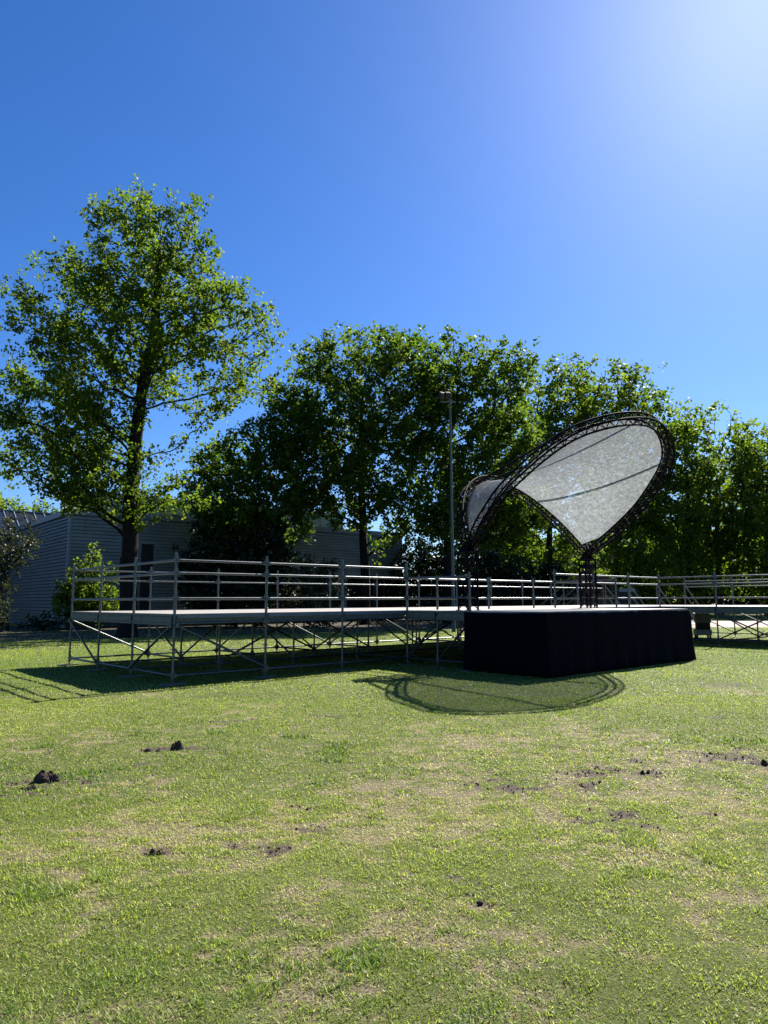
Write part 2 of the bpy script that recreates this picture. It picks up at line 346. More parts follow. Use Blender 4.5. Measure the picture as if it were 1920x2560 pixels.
def blades(n, y0, y1, length, width, seed, p=1.0):
    g = np.random.default_rng(seed)
    y = np.sqrt(g.uniform(y0 ** 2, y1 ** 2, n)) if p else g.uniform(y0, y1, n)
    x = g.uniform(-1, 1, n) * (y * .60 + 1.1)
    # tuft the blades
    cl = 0.02 + .01 * (y / 6); x = x + g.normal(0, 1, n) * 0; 
    tan, dark, lit = fields(x, y)
    hgt = .6 * fbm(x, y, .30, 91, 3) + .4 * fbm(x, y, .09, 191, 2); tuft = np.clip((fbm(x, y, .45, 291, 2) - .66) * 8, 0, 1) * (y < 9)                      # tuft height field
    keep = g.uniform(0, 1, n) > np.clip(tan * .74 + dark * 1.05 + lit * .9 - .05, 0, .97)
    x, y, tan, dark, hgt, tuft = [a[keep] for a in (x, y, tan, dark, hgt, tuft)]; n = len(x)
    L = length * g.uniform(.45, 1.25, n) * (.52 + 1.7 * np.clip(hgt - .15, 0, 1) ** 1.4) * (1 - .35 * tan) * (1 + .9 * tuft)
    W = width * g.uniform(.6, 1.3, n)
    ang = g.uniform(0, 2 * np.pi, n); lean = g.uniform(.45, 1.5, n)
    d = np.stack([np.cos(ang) * np.sin(lean), np.sin(ang) * np.sin(lean), np.cos(lean)], 1)
    sa = ang + np.pi / 2 + g.normal(0, .5, n); s = np.stack([np.cos(sa), np.sin(sa), np.zeros(n)], 1)
    z = ground_z(x, y) - .004; P = np.stack([x, y, z], 1)
    Lc = L[:, None]; Wc = W[:, None]
    mid = P + d * Lc * .55; drop = np.zeros((n, 3)); drop[:, 2] = -1
    tip = mid + (d * .75 + drop * (.25 * np.sin(lean))[:, None]) * Lc * .5
    tip[:, 2] = np.maximum(tip[:, 2], z + .006)
    vs = np.stack([P - s * Wc * .5, P + s * Wc * .5, mid + s * Wc * .42, tip, mid - s * Wc * .42], 1)
    gcol = np.array([(.070, .140, .016), (.195, .255, .036), (.335, .375, .085), (.50, .46, .24)])
    m = fbm(x, y, 2.2, 55, 3); q = np.clip(g.beta(2, 2.2, n) * 2.0 + (m - .5) * 1.4 + tan * .8 + .12 - (hgt - .5) * 1.0 - tuft * .7, 0, 2.999)
    i0 = q.astype(int); fr = (q - i0)[:, None]; col = gcol[i0] * (1 - fr) + gcol[np.minimum(i0 + 1, 3)] * fr
    lush = np.clip((y - 8) / 6, 0, 1)[:, None]; col = col * g.uniform(.7, 1.25, (n, 1)) * (1 + lush * np.array([.02, .12, -.25])) * (1 + .15 * np.clip((9 - y) / 4, 0, 1)[:, None])  # last factor lightens near blade colour to offset the shade seen between them
    dead = g.uniform(0, 1, n) < (.08 + .22 * tan); col[dead] = np.array((.36, .31, .20)) * g.uniform(.6, 1.2, (dead.sum(), 1))
    return vs, col
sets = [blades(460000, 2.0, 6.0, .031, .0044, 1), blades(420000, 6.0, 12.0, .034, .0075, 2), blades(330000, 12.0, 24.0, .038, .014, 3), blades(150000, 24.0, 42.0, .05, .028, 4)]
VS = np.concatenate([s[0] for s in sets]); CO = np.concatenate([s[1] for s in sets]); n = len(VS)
base = np.arange(n)[:, None] * 5
loops = (base + np.array([[0, 1, 2, 4, 4, 2, 3]])).ravel()
starts = (np.arange(n)[:, None] * 7 + np.array([[0, 4]])).ravel()
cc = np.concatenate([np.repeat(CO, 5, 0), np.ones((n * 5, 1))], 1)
shade = 1.0
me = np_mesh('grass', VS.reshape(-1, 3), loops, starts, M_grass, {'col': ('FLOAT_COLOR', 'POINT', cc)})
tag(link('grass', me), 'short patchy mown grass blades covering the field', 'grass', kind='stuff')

# path on the right behind the platform
m = MB(); zz = .012
pp = [on_ground(1560, 1568), on_ground(2300, 1571), on_ground(2300, 1554), on_ground(1560, 1552)]
m.add([(p.x, p.y, zz) for p in pp] + [(p.x, p.y, zz - .1) for p in pp], [(0, 1, 2, 3), (0, 4, 5, 1), (1, 5, 6, 2), (2, 6, 7, 3), (3, 7, 4, 0)])
tag(m.build('path', M_path), kind='structure')

# ------------------------------------------------------------------ soil clods
def clod(px, py, w_, h_, label, seed, parts=5):
    g = np.random.default_rng(seed); p = on_ground(px, py)
    vs = []; fs = []; sm = []
    for k in range(parts):
        cx = g.normal(0, w_ * .30); cy = g.normal(0, w_ * .16); r = w_ * g.uniform(.18, .36) if k else w_ * .36
        hh = h_ * (g.uniform(.35, .8) if k else 1.0)
        nu, nv = 13, 7; b0 = len(vs)
        for i in range(nv + 1):
            ph = math.pi / 2 * i / nv
            for j in range(nu):
                a = 2 * math.pi * j / nu; q = 1 + g.uniform(-.2, .2)
                vs.append((cx + r * math.cos(a) * math.cos(ph) * q, cy + .75 * r * math.sin(a) * math.cos(ph) * q, -.02 + (hh + .02) * math.sin(ph) * (1 + g.uniform(-.14, .14))))
        for i in range(nv):
            for j in range(nu): fs.append((b0 + i * nu + j, b0 + i * nu + (j + 1) % nu, b0 + (i + 1) * nu + (j + 1) % nu, b0 + (i + 1) * nu + j)); sm.append(False)
    me = bpy.data.meshes.new('soil_clod'); me.from_pydata(vs, [], fs); me.materials.append(M_soil)
    o = link('soil_clod', me, None, (p.x, p.y, 0)); tag(o, label, 'soil clod', 'torn up soil clods on the grass'); return o
clod(122, 1950, .17, .085, 'largest dark soil clod, on bare earth near the left edge', 5, 8)
clod(68, 1972, .10, .02, 'flat dark soil crumb just below the largest clod', 6, 4)
clod(446, 1872, .13, .080, 'upright jagged soil clod on green grass left of centre', 7, 6)
clod(385, 1876, .11, .022, 'thin flat soil flake beside the upright clod', 8, 3)
clod(388, 2132, .07, .02, 'small dark soil lump in the tan lower left patch', 9, 4)
clod(1611, 1930, .06, .018, 'small dark lump on tan grass in right half of field', 10, 4)
clod(1911, 1908, .08, .03, 'small dark clod cut by the right edge', 12, 4)

g = np.random.default_rng(99); n = 60000; y = g.uniform(3.2, 13, n); x = g.uniform(-1, 1, n) * (y * .58 + .6); _, dk, _ = fields(x, y)
k = g.uniform(0, 1, n) < dk * .9; x, y = x[k], y[k]; n = len(x); r = np.abs(g.normal(.002, .0035, n)) + .0025
c0 = np.stack([x, y, ground_z(x, y) + r * .3], 1)[:, None]; oc = np.array([(1, 0, 0), (0, 1, 0), (-1, 0, 0), (0, -1, 0), (0, 0, 1), (0, 0, -1)])[None] * r[:, None, None] * g.uniform(.6, 1.5, (n, 6, 1))
base = np.arange(n)[:, None] * 6; tri = np.array([[0, 1, 4, 1, 2, 4, 2, 3, 4, 3, 0, 4, 1, 0, 5, 2, 1, 5, 3, 2, 5, 0, 3, 5]])
me = np_mesh('soil_crumbs', (c0 + oc).reshape(-1, 3), (base + tri).ravel(), np.arange(n * 8) * 3, M_soil)
tag(link('soil_crumbs', me), 'dark crumbs of loose soil scattered over the worn patches', 'soil', kind='stuff')

# ------------------------------------------------------------------ scaffold platform
ZD = 1.335; ZL, ZB, ZM, ZT = .158, 1.633, 2.132, 2.382
BU = 2.07; BV = 1.977
plat = empty('scaffold_platform', A, TH)
tag(plat, 'long galvanised scaffold platform with pale deck and triple guard rails', 'platform')
def post_mesh(top, base=True, bot=0.0):
    m = MB(); r = .0242
    if base:
        m.bx(-.075, .075, -.075, .075, 0, .008); m.tube((0, 0, .005), (0, 0, .20), .017, 8); m.tube((0, 0, .075), (0, 0, .10), .045, 8)
        m.tube((0, 0, .11), (0, 0, top), r, 10)
        m.tube((0, 0, .11), (0, 0, .33), .030, 10)
    else: m.tube((0, 0, bot), (0, 0, top), r, 10)
    for z in (ZL, .65, 1.15, ZB, ZM, ZT):
        if bot < z < top: m.tube((0, 0, z - .006), (0, 0, z + .006), .062, 12); m.tube((0, 0, z - .03), (0, 0, z + .03), .029, 8)
    for z in (1.42, 1.95):
        if bot < z < top: m.tube((0, 0, z - .10), (0, 0, z + .10), .029, 10)
    return m.mesh('post', M_galv)
PM = {'tall': post_mesh(2.53), 'low': post_mesh(2.22), 'leg': post_mesh(1.20), 'raillow': post_mesh(2.22, False, ZD), 'railtall': post_mesh(2.53, False, ZD)}
posts = {}
_m = MB(); _m.bx(-.24, .24, -.12, .12, -.01, .012); PAD = _m.mesh('base_pad', M_board)
def post(u, v, k):
    key = (round(u, 2), round(v, 2))
    if key in posts: return
    posts[key] = 1; link('post', PM[k], plat, (u, v, .008)); link('base_pad', PAD, plat, (u, v, 0))
RC = {}
def rail(u0, v0, u1, v1, z, name='guard_rail', r=.0242, z1=None):
    """horizontal or raking tube with wedge heads between two posts"""
    z1 = z if z1 is None else z1
    L = math.sqrt((u1 - u0) ** 2 + (v1 - v0) ** 2 + (z1 - z) ** 2); key = (round(L, 3), name, z != z1)
    if key not in RC:
        m = MB(); e = .062 if z == z1 else .04
        m.tube((e, 0, 0), (L - e, 0, 0), r, 10)
        for a, sg in ((e, -1), (L - e, 1)):
            m.box((a + sg * .012, 0, 0), (.030, .022, .036)); m.box((a + sg * .024, 0, .018), (.006, .010, .066))
        RC[key] = m.mesh(name, M_galv)
    o = link(name, RC[key], plat, (u0, v0, z), math.atan2(v1 - v0, u1 - u0))
    if z != z1: o.rotation_euler = (0, -math.asin((z1 - z) / L), math.atan2(v1 - v0, u1 - u0))
    return o
W3 = 3 * BV
UB = [0, BU, 2 * BU, 3 * BU, 3 * BU + 1.09, 3 * BU + 1.09 + BU, 3 * BU + 1.09 + 2 * BU, 12.53, 14.73, 16.93, 19.13]      # front line v=0
UR = [i * BU for i in range(12)] + [25.0]                                                                            # back line
# posts
for i in range(4): post(UB[i], 0, 'tall')
for j in (1, 2, 3): post(0, j * BV, 'tall')
for u in UR[1:]: post(u, W3, 'tall')
for u in UR[1:]:
    for j in (1, 2): post(u, j * BV, 'leg')
for u in UB[4:7]: post(u, 0, 'raillow' if False else 'low')
for u in UB[7:]: post(u, 0, 'tall')
FV = -1.05; FV2 = -2.10; FV3 = -4.20
post(6.21, FV, 'leg'); post(6.21, FV2, 'low'); post(12.53, FV2, 'low')
for k in (1, 2, 3): post(19.13, -k * 2.07, 'tall')
for v in (1.85, -.22, -2.29, -4.36): post(25.0, v, 'tall')
for v in (-2.29, -4.36): post(22.0, v, 'leg')
for (u, v) in ((8.3, -2.1), (10.4, -2.1), (8.3, -4.0), (10.4, -4.0), (6.4, -4.0), (12.3, -4.0)): post(u, v, 'leg')
# guard rails
for z in (ZB, ZM, ZT):
    for i in range(3): rail(UB[i], 0, UB[i + 1], 0, z)
    for j in range(3): rail(0, (j + 1) * BV, 0, j * BV, z)
    for i in range(12): rail(UR[i], W3, UR[i + 1], W3, z)
    for i in range(7, 10): rail(UB[i], 0, UB[i + 1], 0, z)
    for k in range(3): rail(19.13, -(k + 1) * 2.07, 19.13, -k * 2.07, z)
    for v in (1.85, -.22, -2.29): rail(25.0, v - 2.07, 25.0, v, z)
for z in (ZB, ZM):
    for i in range(4, 7): rail(UB[i], 0, UB[i + 1], 0, z)
    rail(6.21, FV2, 6.21, 0, z); rail(12.53, FV2, 12.53, 0, z)
# base ledgers and deck level ledgers
def ledger(*a, **k): return rail(*a, name='ledger', **k)
for i in range(3):
    ledger(UB[i], 0, UB[i + 1], 0, ZL); ledger(UB[i], 0, UB[i + 1], 0, 1.15); ledger(0, (i + 1) * BV, 0, i * BV, ZL); ledger(6.21, (i + 1) * BV, 6.21, i * BV, ZL)
for i in range(12):
    ledger(UR[i], W3, UR[i + 1], W3, ZL)
    if i < 7:
        for j in (1, 2): ledger(UR[i], j * BV, UR[i + 1], j * BV, ZL)
for i in range(1, 12, 1):
    if i % 2 == 0 or i < 4: ledger(UR[i], W3, UR[i], 2 * BV, ZL)
for a, b_ in ((0, FV), (FV, FV2)): ledger(6.21, b_, 6.21, a, ZL)
for i in range(6, 10): ledger(UB[i], 0, UB[i + 1], 0, ZL); ledger(UB[i], 0, UB[i + 1], 0, 1.15)
for k in range(3):
    ledger(19.13, -(k + 1) * 2.07, 19.13, -k * 2.07, ZL); ledger(19.13, -(k + 1) * 2.07, 19.13, -k * 2.07, 1.15)
for v in (1.85, -.22, -2.29): ledger(25.0, v - 2.07, 25.0, v, ZL)
for v in (-2.29, -4.36): ledger(19.13, v + .22, 22.0, v, ZL); ledger(22.0, v, 25.0, v, ZL)
# diagonal braces
def brace(u0, v0, u1, v1, up=True, z0=1.12, z1=.19): return rail(u0, v0, u1, v1, z0, name='brace', z1=z1) if up else rail(u1, v1, u0, v0, z0, name='brace', z1=z1)
brace(0, -.05, BU, -.05); brace(-.05, W3, -.05, 2 * BV); brace(-.05, 0, -.05, BV)
for i in (0, 3, 5, 8): brace(UR[i], W3 + .05, UR[i + 1], W3 + .05)
for i in range(1, 6): brace(UR[i], 2 * BV, UR[i], W3, i % 2 == 0); brace(UR[i], BV, UR[i], 2 * BV, i % 2 == 1)
for i in (2, 3, 5, 6, 8): brace(UR[i], 2 * BV, UR[i + 1], 2 * BV, True); 
for i in (1, 4, 7, 9): brace(UR[i], BV, UR[i + 1], BV, False)
brace(6.26, FV2, 6.26, FV); brace(6.26, FV, 6.26, 0)
brace(19.08, -2.07, 19.08, -4.14); brace(19.08, -4.14, 19.08, -2.07); brace(22, -4.36, 22, -2.29); brace(25, -.22, 25, -2.29); brace(22, -2.29, 25, -2.29); brace(22, -4.36, 19.2, -4.14)
brace(25, 1.85, 25, -.22); brace(19.2, -2.1, 22, -2.29)
# deck panels (one per bay) with boards
def deck(u0, u1, v0, v1):
    m = MB(); n = max(1, int(round((v1 - v0) / .33)))
    for k in range(n):
        a = v0 + (v1 - v0) * k / n; b_ = v0 + (v1 - v0) * (k + 1) / n
        m.bx(u0 + .004, u1 - .004, a + .004, b_ - .004, ZD - .045, ZD)
    m.bx(u0 + .02, u1 - .02, v0 + .03, v1 - .03, ZD - .12, ZD - .05)
    m.build('deck_panel', M_deck, plat)
for i in range(12):
    for j in range(3):
        deck(UR[i], UR[i + 1], j * BV + .003, (j + 1) * BV)
for (a, b_) in ((6.21, 8.3), (8.3, 10.4), (10.4, 12.53)):
    deck(a, b_, FV2, 0); deck(a, b_, FV3, FV2)
for (a, b_) in ((19.13, 22.0), (22.0, 25.0)):
    for k in range(3): deck(a, b_, -(k + 1) * 2.07, -k * 2.07)
# edge profiles: aluminium nosing along the deck, boards across its ends
def nosing(u0, u1, v, sg=-1):
    m = MB(); y = v + sg * .012
    m.bx(u0 + .05, u1 - .05, y - .02, y + .02, ZD - .085, ZD - .006); m.bx(u0 + .05, u1 - .05, y - .028, y + .012, ZD - .010, ZD - .002)
    m.build('deck_nosing', M_alu, plat)
    m = MB(); m.bx(u0 + .06, u1 - .06, y + .05 * -sg - .01, y + .05 * -sg + .01, ZD - .165, ZD - .088); m.build('edge_board', M_board, plat)
for i in range(3): nosing(UB[i], UB[i + 1], 0)
for i in range(7, 10): nosing(UB[i], UB[i + 1], 0)
for i in range(12): nosing(UR[i], UR[i + 1], W3, 1)
def end_board(u, v0, v1, sg=-1):
    m = MB(); x = u + sg * .015
    m.bx(x - .014, x + .014, v0 + .06, v1 - .035, ZD - .052, ZD - .003)
    m.bx(x - .020, x + .020, v0 + .06, v1 - .035, ZD - .175, ZD - .060)
    m.bx(x - .014, x + .014, v0 + .06, v1 - .035, ZD - .225, ZD - .183)
    m.build('edge_board', M_board, plat)
    m = MB(); m.bx(x + .0225, x + .030, v0 + .06, v1 - .035, ZD - .225, ZD - .005); m.bx(x - .026, x + .02, v0 + .015, v0 + .045, ZD - .15, ZD - .05); m.build('joint_plate', M_gap, plat)
for j in range(3): end_board(0, j * BV, (j + 1) * BV)
end_board(6.21, FV, 0); end_board(6.21, FV2, FV)
for k in range(3): end_board(19.13, -(k + 1) * 2.07, -k * 2.07)

# ------------------------------------------------------------------ black skirt
def skirt():
    cor = [(6.12, -2.0), (6.10, -4.28), (12.50, -4.28), (12.585, -2.2), (12.585, -.1)]
    pts = []
    for (a, b_) in zip(cor[:-1], cor[1:]):
        n = max(2, int(math.hypot(b_[0] - a[0], b_[1] - a[1]) / .06))
        pts += [(a[0] + (b_[0] - a[0]) * k / n, a[1] + (b_[1] - a[1]) * k / n) for k in range(n)]
    pts.append(cor[-1]); cx, cy = 9.37, -2.0; vs = []; nz = 10
    d = 0
    for i, (x, y) in enumerate(pts):
        if i: d += math.hypot(x - pts[i - 1][0], y - pts[i - 1][1])
        ox, oy = (x - cx), (y - cy)
        L = math.hypot(ox / 3.2, oy / 2.3); ox, oy = (ox / 3.2 / L, oy / 2.3 / L)
        corner = max(math.exp(-((x - c_[0]) ** 2 + (y - c_[1]) ** 2) / .16) for c_ in cor[:3])
        for k in range(nz + 1):
            f = k / nz; wv = (.012 * math.sin(d * 9.0 + .6 * math.sin(d * 2.1)) + .006 * math.sin(d * 23)) * (.15 + f)
            fl = .03 * f * f + .045 * corner * f ** 2.2
            zt = ZD - .018 - .010 * (1 + math.sin(d * 1.7)) + .002 * math.sin(d * 8)
            vs.append((x + ox * (wv + fl), y + oy * (wv + fl), zt * (1 - f) + .004 * f))
    n1 = nz + 1; fs = [(i * n1 + k, i * n1 + k + 1, (i + 1) * n1 + k + 1, (i + 1) * n1 + k) for i in range(len(pts) - 1) for k in range(nz)]
    me = bpy.data.meshes.new('stage_skirt'); me.from_pydata(vs, [], fs); me.materials.append(M_skirt)
    me.polygons.foreach_set('use_smooth', [True] * len(fs))
    o = link('stage_skirt', me, None, A, TH); md = o.modifiers.new('thickness', 'SOLIDIFY'); md.thickness = .004; md.offset = 0
    tag(o, 'black cloth skirt hanging from the stage front down to the grass', 'stage skirt')
skirt()

# ------------------------------------------------------------------ canopy
can = empty('canopy', gw(9.37, -1.55, ZD), TH)
tag(can, 'black truss arch canopy with scratched translucent film on the stage', 'canopy')
def L2(u, v, z): return Vector((u - 9.37, v + 1.55, z - ZD))
def tower(u):
    root = empty('tower', L2(u, -1.55, ZD)); root.parent = can
    s = .165; z0, z1 = 0.0, 1.42; m = MB()
    cs = [(-s, -s), (s, -s), (s, s), (-s, s)]
    for c_ in cs: m.tube((c_[0], c_[1], 0), (c_[0], c_[1], z1), .025, 10); m.box((c_[0], c_[1], .006), (.05, .05, .006))
    m.build('tower_leg', M_black, root)
    m = MB(); lv = [0.03, .27, .57, .87, 1.17]
    for a in range(4):
        p, q = cs[a], cs[(a + 1) % 4]
        for k in range(len(lv) - 1):
            za, zb = lv[k], lv[k + 1]
            if k == 0: m.tube((*p, za), (*q, zb), .011, 6); m.tube((*q, za), (*p, zb), .011, 6)
            elif k % 2: m.tube((*p, za), ((p[0] + q[0]) / 2, (p[1] + q[1]) / 2, zb), .011, 6); m.tube((*q, za), ((p[0] + q[0]) / 2, (p[1] + q[1]) / 2, zb), .011, 6)
            else: m.tube(((p[0] + q[0]) / 2, (p[1] + q[1]) / 2, za), (*p, zb), .011, 6); m.tube(((p[0] + q[0]) / 2, (p[1] + q[1]) / 2, za), (*q, zb), .011, 6)
        for z in (.27, .30, 1.17, 1.20): m.tube((*p, z), (*q, z), .014, 6)
    m.build('lattice', M_black, root)
    m = MB()
    for a in range(4): m.tube((*cs[a], 1.38), (*cs[(a + 1) % 4], 1.38), .014, 6)
    m.build('top_ring', M_black, root)
    m = MB(); m.bx(-.21, .21, -.21, .21, 1.40, 1.425); m.bx(-.155, .155, -.155, .155, 1.20, 1.27)
    for sx in (-1, 1):
        m.add([(sx * .20, -.12, 1.426), (sx * .20, .12, 1.426), (sx * .10, .03, 1.62), (sx * .10, -.03, 1.62), (sx * .16, -.12, 1.426), (sx * .16, .12, 1.426), (sx * .085, .03, 1.62), (sx * .085, -.03, 1.62)],
              [(0, 1, 2, 3), (4, 7, 6, 5), (0, 3, 7, 4), (1, 5, 6, 2), (3, 2, 6, 7), (0, 4, 5, 1)])
    m.build('hinge_plate', M_black, root)
tower(6.77); tower(11.97)
def catmull(P, n):
    out = []
    for i in range(1, len(P) - 2):
        p0, p1, p2, p3 = P[i - 1:i + 3]
        for k in range(n):
            t_ = k / n; out.append(.5 * ((2 * p1) + (p2 - p0) * t_ + (2 * p0 - 5 * p1 + 4 * p2 - p3) * t_ ** 2 + (3 * p1 - p0 - 3 * p2 + p3) * t_ ** 3))
    out.append(P[-2]); return out
def arch_front():
    um, vm, zm, ph, hs = 9.372, -1.581, 2.868, .709, 2.52
    h = [(hs, 0), (2.84, 1.027), (2.858, 2.252), (2.049, 3.754), (0, 4.488)]
    g0 = (hs - (h[1][0] - hs), -h[1][1]); full = [g0] + h + [(-s_, b_) for s_, b_ in h[:-1][::-1]] + [(-g0[0], g0[1])]
    P = [Vector((um - s_, vm - b_ * math.cos(ph), zm + b_ * math.sin(ph))) for s_, b_ in full]
    return catmull(P, 40), Vector((0, math.sin(ph), math.cos(ph)))
def arch_back():
    um, vm, zm, c_, rb, ph, hs = 9.386, -1.605, 2.80, -1.62, 4.132, 1.006, 2.62
    T = math.acos(-c_ / rb); ra = hs / math.sin(T); P = []
    for k in range(321):
        t_ = T - 2 * T * k / 320; b_ = max(0, c_ + rb * math.cos(t_)); P.append(Vector((um - ra * math.sin(t_), vm + b_ * math.cos(ph), zm + b_ * math.sin(ph))))
    return P, Vector((0, -math.sin(ph), math.cos(ph)))
def resample(P, n):
    d = [0]
    for a, b_ in zip(P[:-1], P[1:]): d.append(d[-1] + (b_ - a).length)
    out = []; j = 0
    for k in range(n + 1):
        t_ = d[-1] * k / n
        while j < len(P) - 2 and d[j + 1] < t_: j += 1
        f = (t_ - d[j]) / max(1e-9, d[j + 1] - d[j]); out.append(P[j].lerp(P[j + 1], f))
    return out
def truss(P, N, nseg, side, name, half_v):
    P = resample(P, nseg * 4); k = len(P); N1 = N.normalized(); ch = [[] for _ in range(4)]; fr = []
    for i, p in enumerate(P):
        t_ = (P[min(i + 1, k - 1)] - P[max(i - 1, 0)]).normalized(); n2 = t_.cross(N1).normalized()
        tp = min(1, .45 + 1.2 * min(i, k - 1 - i) / (k * .09)); tp = min(tp, 1); h = side / 2 * tp
        q = [p + N1 * a * h + n2 * b_ * h * half_v for a, b_ in ((-1, -1), (1, -1), (1, 1), (-1, 1))]
        fr.append(q)
        for c_ in range(4): ch[c_].append(q[c_])
    root = None
    m = MB()
    for c_ in range(4): m.path([L2(*p) for p in ch[c_]], .024, 8)
    a = m.build(name, M_black, can)
    m = MB()
    for s_ in range(nseg):
        i0, i1, i2 = s_ * 4, s_ * 4 + 2, s_ * 4 + 4
        for c_ in range(4):
            d_ = (c_ + 1) % 4
            m.tube(L2(*fr[i0][c_]), L2(*fr[i2][d_]), .010, 5, caps=False)
            m.tube(L2(*fr[i0][c_]), L2(*fr[i0][d_]), .011, 5, caps=False)
            if s_ % 4 == 0: m.tube(L2(*(fr[i0][c_] * .999 + fr[i2][c_] * .001)), L2(*(fr[i0][c_] * .85 + fr[i2][c_] * .15)), .032, 8)
    m.build('lattice', M_black, a); return fr
Pf, Nf = arch_front(); Pb, Nb = arch_back()
ff = truss(Pf, Nf, 42, .205, 'arch_truss', 1.0); fb = truss(Pb, Nb, 30, .22, 'arch_truss', 1.0)
# film stretched between the two arches: relaxed to a saddle
def film():
    nt_, nw = 96, 60
    def inner(P, N):
        P = resample(P, 400); out = []
        cen = sum(P, Vector()) / len(P)
        for k in range(nt_ + 1):
            f = .055 + .89 * k / nt_; i = int(f * 400); t_ = (P[min(i + 1, 400)] - P[max(i - 1, 0)]).normalized(); n2 = t_.cross(N.normalized()).normalized()
            if n2.dot(cen - P[i]) < 0: n2 = -n2
            out.append(P[i] + n2 * .055 + N.normalized() * .10)
        return np.array([tuple(p) for p in out])
    F_, B_ = inner(Pf, Nf), inner(Pb, Nb)
    wv = np.linspace(0, 1, nw + 1)[None, :, None]; G = F_[:, None] * (1 - wv) + B_[:, None] * wv
    # curved free ends at the two feet
    for e in (0, -1):
        sgn = 1 if e == 0 else -1
        G[e, :, 0] += sgn * .05 * np.sin(np.pi * wv[0, :, 0])
    fixed = G.copy()
    for it in range(900):
        Ln = G.copy(); Ln[1:-1, 1:-1] = (G[2:, 1:-1] * 1.0 + G[:-2, 1:-1] * 1.0 + 1.6 * G[1:-1, 2:] + 1.6 * G[1:-1, :-2]) / 5.2; G = Ln
    m_ = nw + 1; vs = [tuple(L2(*p)) for p in G.reshape(-1, 3)]
    fs = [(i * m_ + j, i * m_ + j + 1, (i + 1) * m_ + j + 1, (i + 1) * m_ + j) for i in range(nt_) for j in range(nw)]
    me = bpy.data.meshes.new('film'); me.from_pydata(vs, [], fs); me.materials.append(M_film); me.polygons.foreach_set('use_smooth', [True] * len(fs))
    link('film', me, can)
    return G
G = film()
m = MB(); nn = len(G) // 2 + 6; m.path([L2(*(G[i, -6] + np.array([0, -.012, -.012]))) for i in range(2, nn)], .010, 6); m.build('edge_cord', M_white, can)
# tie bars above the film from back arch to front arch
Pf2, Pb2 = resample(Pf, 100), resample(Pb, 100)
for (i, j) in ((29, 35), (50, 49), (71, 71)):
    m = MB(); a = Pb2[j] + Nb.normalized() * .14; b_ = Pf2[i] + Nf.normalized() * .15
    m.tube(L2(*a), L2(*b_), .028, 10); m.tube(L2(*a) + Vector((0, 0, -.06)), L2(*b_) + Vector((0, 0, -.06)), .012, 6)
    m.build('tie_bar', M_black, can)

# ------------------------------------------------------------------ stairs behind
def stairs(u, v, rot, width, label):
    p = gw(u, v); root = empty('stairs', p, TH + rot); tag(root, label, 'stairs', 'metal stairs up to the scaffold platform')
    n = 7; run = .26
    for sy in (-.5, .5):
        y = sy * width; m = MB(); m.beam((0, y, ZD - .06), (n * run, y, .04), .03, .16); m.build('stringer', M_galv_dull, root)
        m = MB()
        m.tube((0, y, ZD), (0, y, ZD + .98), .024, 8); m.tube((n * run, y, 0), (n * run, y, .95), .024, 8)
        for dz in (.92, .50): m.tube((0, y, ZD + dz), (n * run, y, dz + .05), .026, 8)
        m.build('handrail', M_galv_dull, root)
    for k in range(n):
        m = MB(); z = ZD - (k + 1) * ZD / (n + .5); m.bx(k * run + .02, k * run + .27, -width / 2 + .02, width / 2 - .02, z - .03, z); m.build('step', M_galv_dull, root)
stairs(25.06, 5.2, 0, 1.3, 'wide metal stairs off the far end of the platform, nearer the black tower')
stairs(25.06, 2.55, 0, 1.3, 'metal stairs off the far end of the platform, further right')
stairs(22.4, 6.02, math.pi / 2, 1.2, 'metal stairs down from the back rail behind the black tower')

# cabinets under the right wing
p = at_depth(1755, 1560, 29.5)
root = empty('equipment_cabinet', (p.x, 29.5, 0), TH + .55); tag(root, 'grey equipment cabinet on pale trolley under right part of platform', 'cabinet')
m = MB(); m.bx(-.42, .42, -.3, .3, .14, .36); m.build('trolley', M_white, root)
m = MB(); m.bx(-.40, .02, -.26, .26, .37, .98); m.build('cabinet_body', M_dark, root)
m = MB(); m.bx(-.43, .05, -.29, .29, .64, 1.0); m.build('cover', M_cabgrey, root)
m = MB(); m.bx(.08, .36, -.2, .2, .37, .62); m.build('battery_box', M_dark, root)
for sx in (-.33, .33):
    for sy in (-.24, .24):
        m = MB(); m.tube((sx, sy - .03, .07), (sx, sy + .03, .07), .07, 12); m.build('wheel', M_dark, root)

# ------------------------------------------------------------------ lamp mast
p = at_depth(1132, 1440, 36); root = empty('floodlight_mast', (p.x, 36, 0)); tag(root, 'tall slim grey green mast with two floodlights beside the left tower', 'lamp mast')
ht = at_depth(1131, 1003, 36).z
m = MB(); m.tube((0, 0, 0), (0, 0, 1.5), .105, 14); m.tube((0, 0, 1.5), (0, 0, ht), .085, 14, .048); m.build('pole', M_lamp, root)
m = MB(); m.tube((-.55, 0, ht - .05), (.3, 0, ht - .05), .035, 8); m.tube((0, 0, ht - .1), (0, 0, ht + .12), .06, 10); m.build('crossarm', M_lamp, root)
for x_, rz in ((-.42, .5), (-.12, .2)):
    m = MB(); Mx = Matrix.Rotation(rz, 3, 'Z') @ Matrix.Rotation(.5, 3, 'X')
    m.box((x_, 0, ht + .28), (.14, .11, .155), Mx); m.box((x_ + .01, 0, ht + .42), (.12, .10, .06), Mx); m.tube((x_, 0, ht - .04), (x_, 0, ht + .15), .02, 6)
    fl = m.build('floodlight', M_olive, root)
    m = MB(); m.box(Vector((x_, 0, ht + .28)) + Mx @ Vector((0, -.115, 0)), (.12, .006, .135), Mx); m.build('lens', M_glassdark, fl)

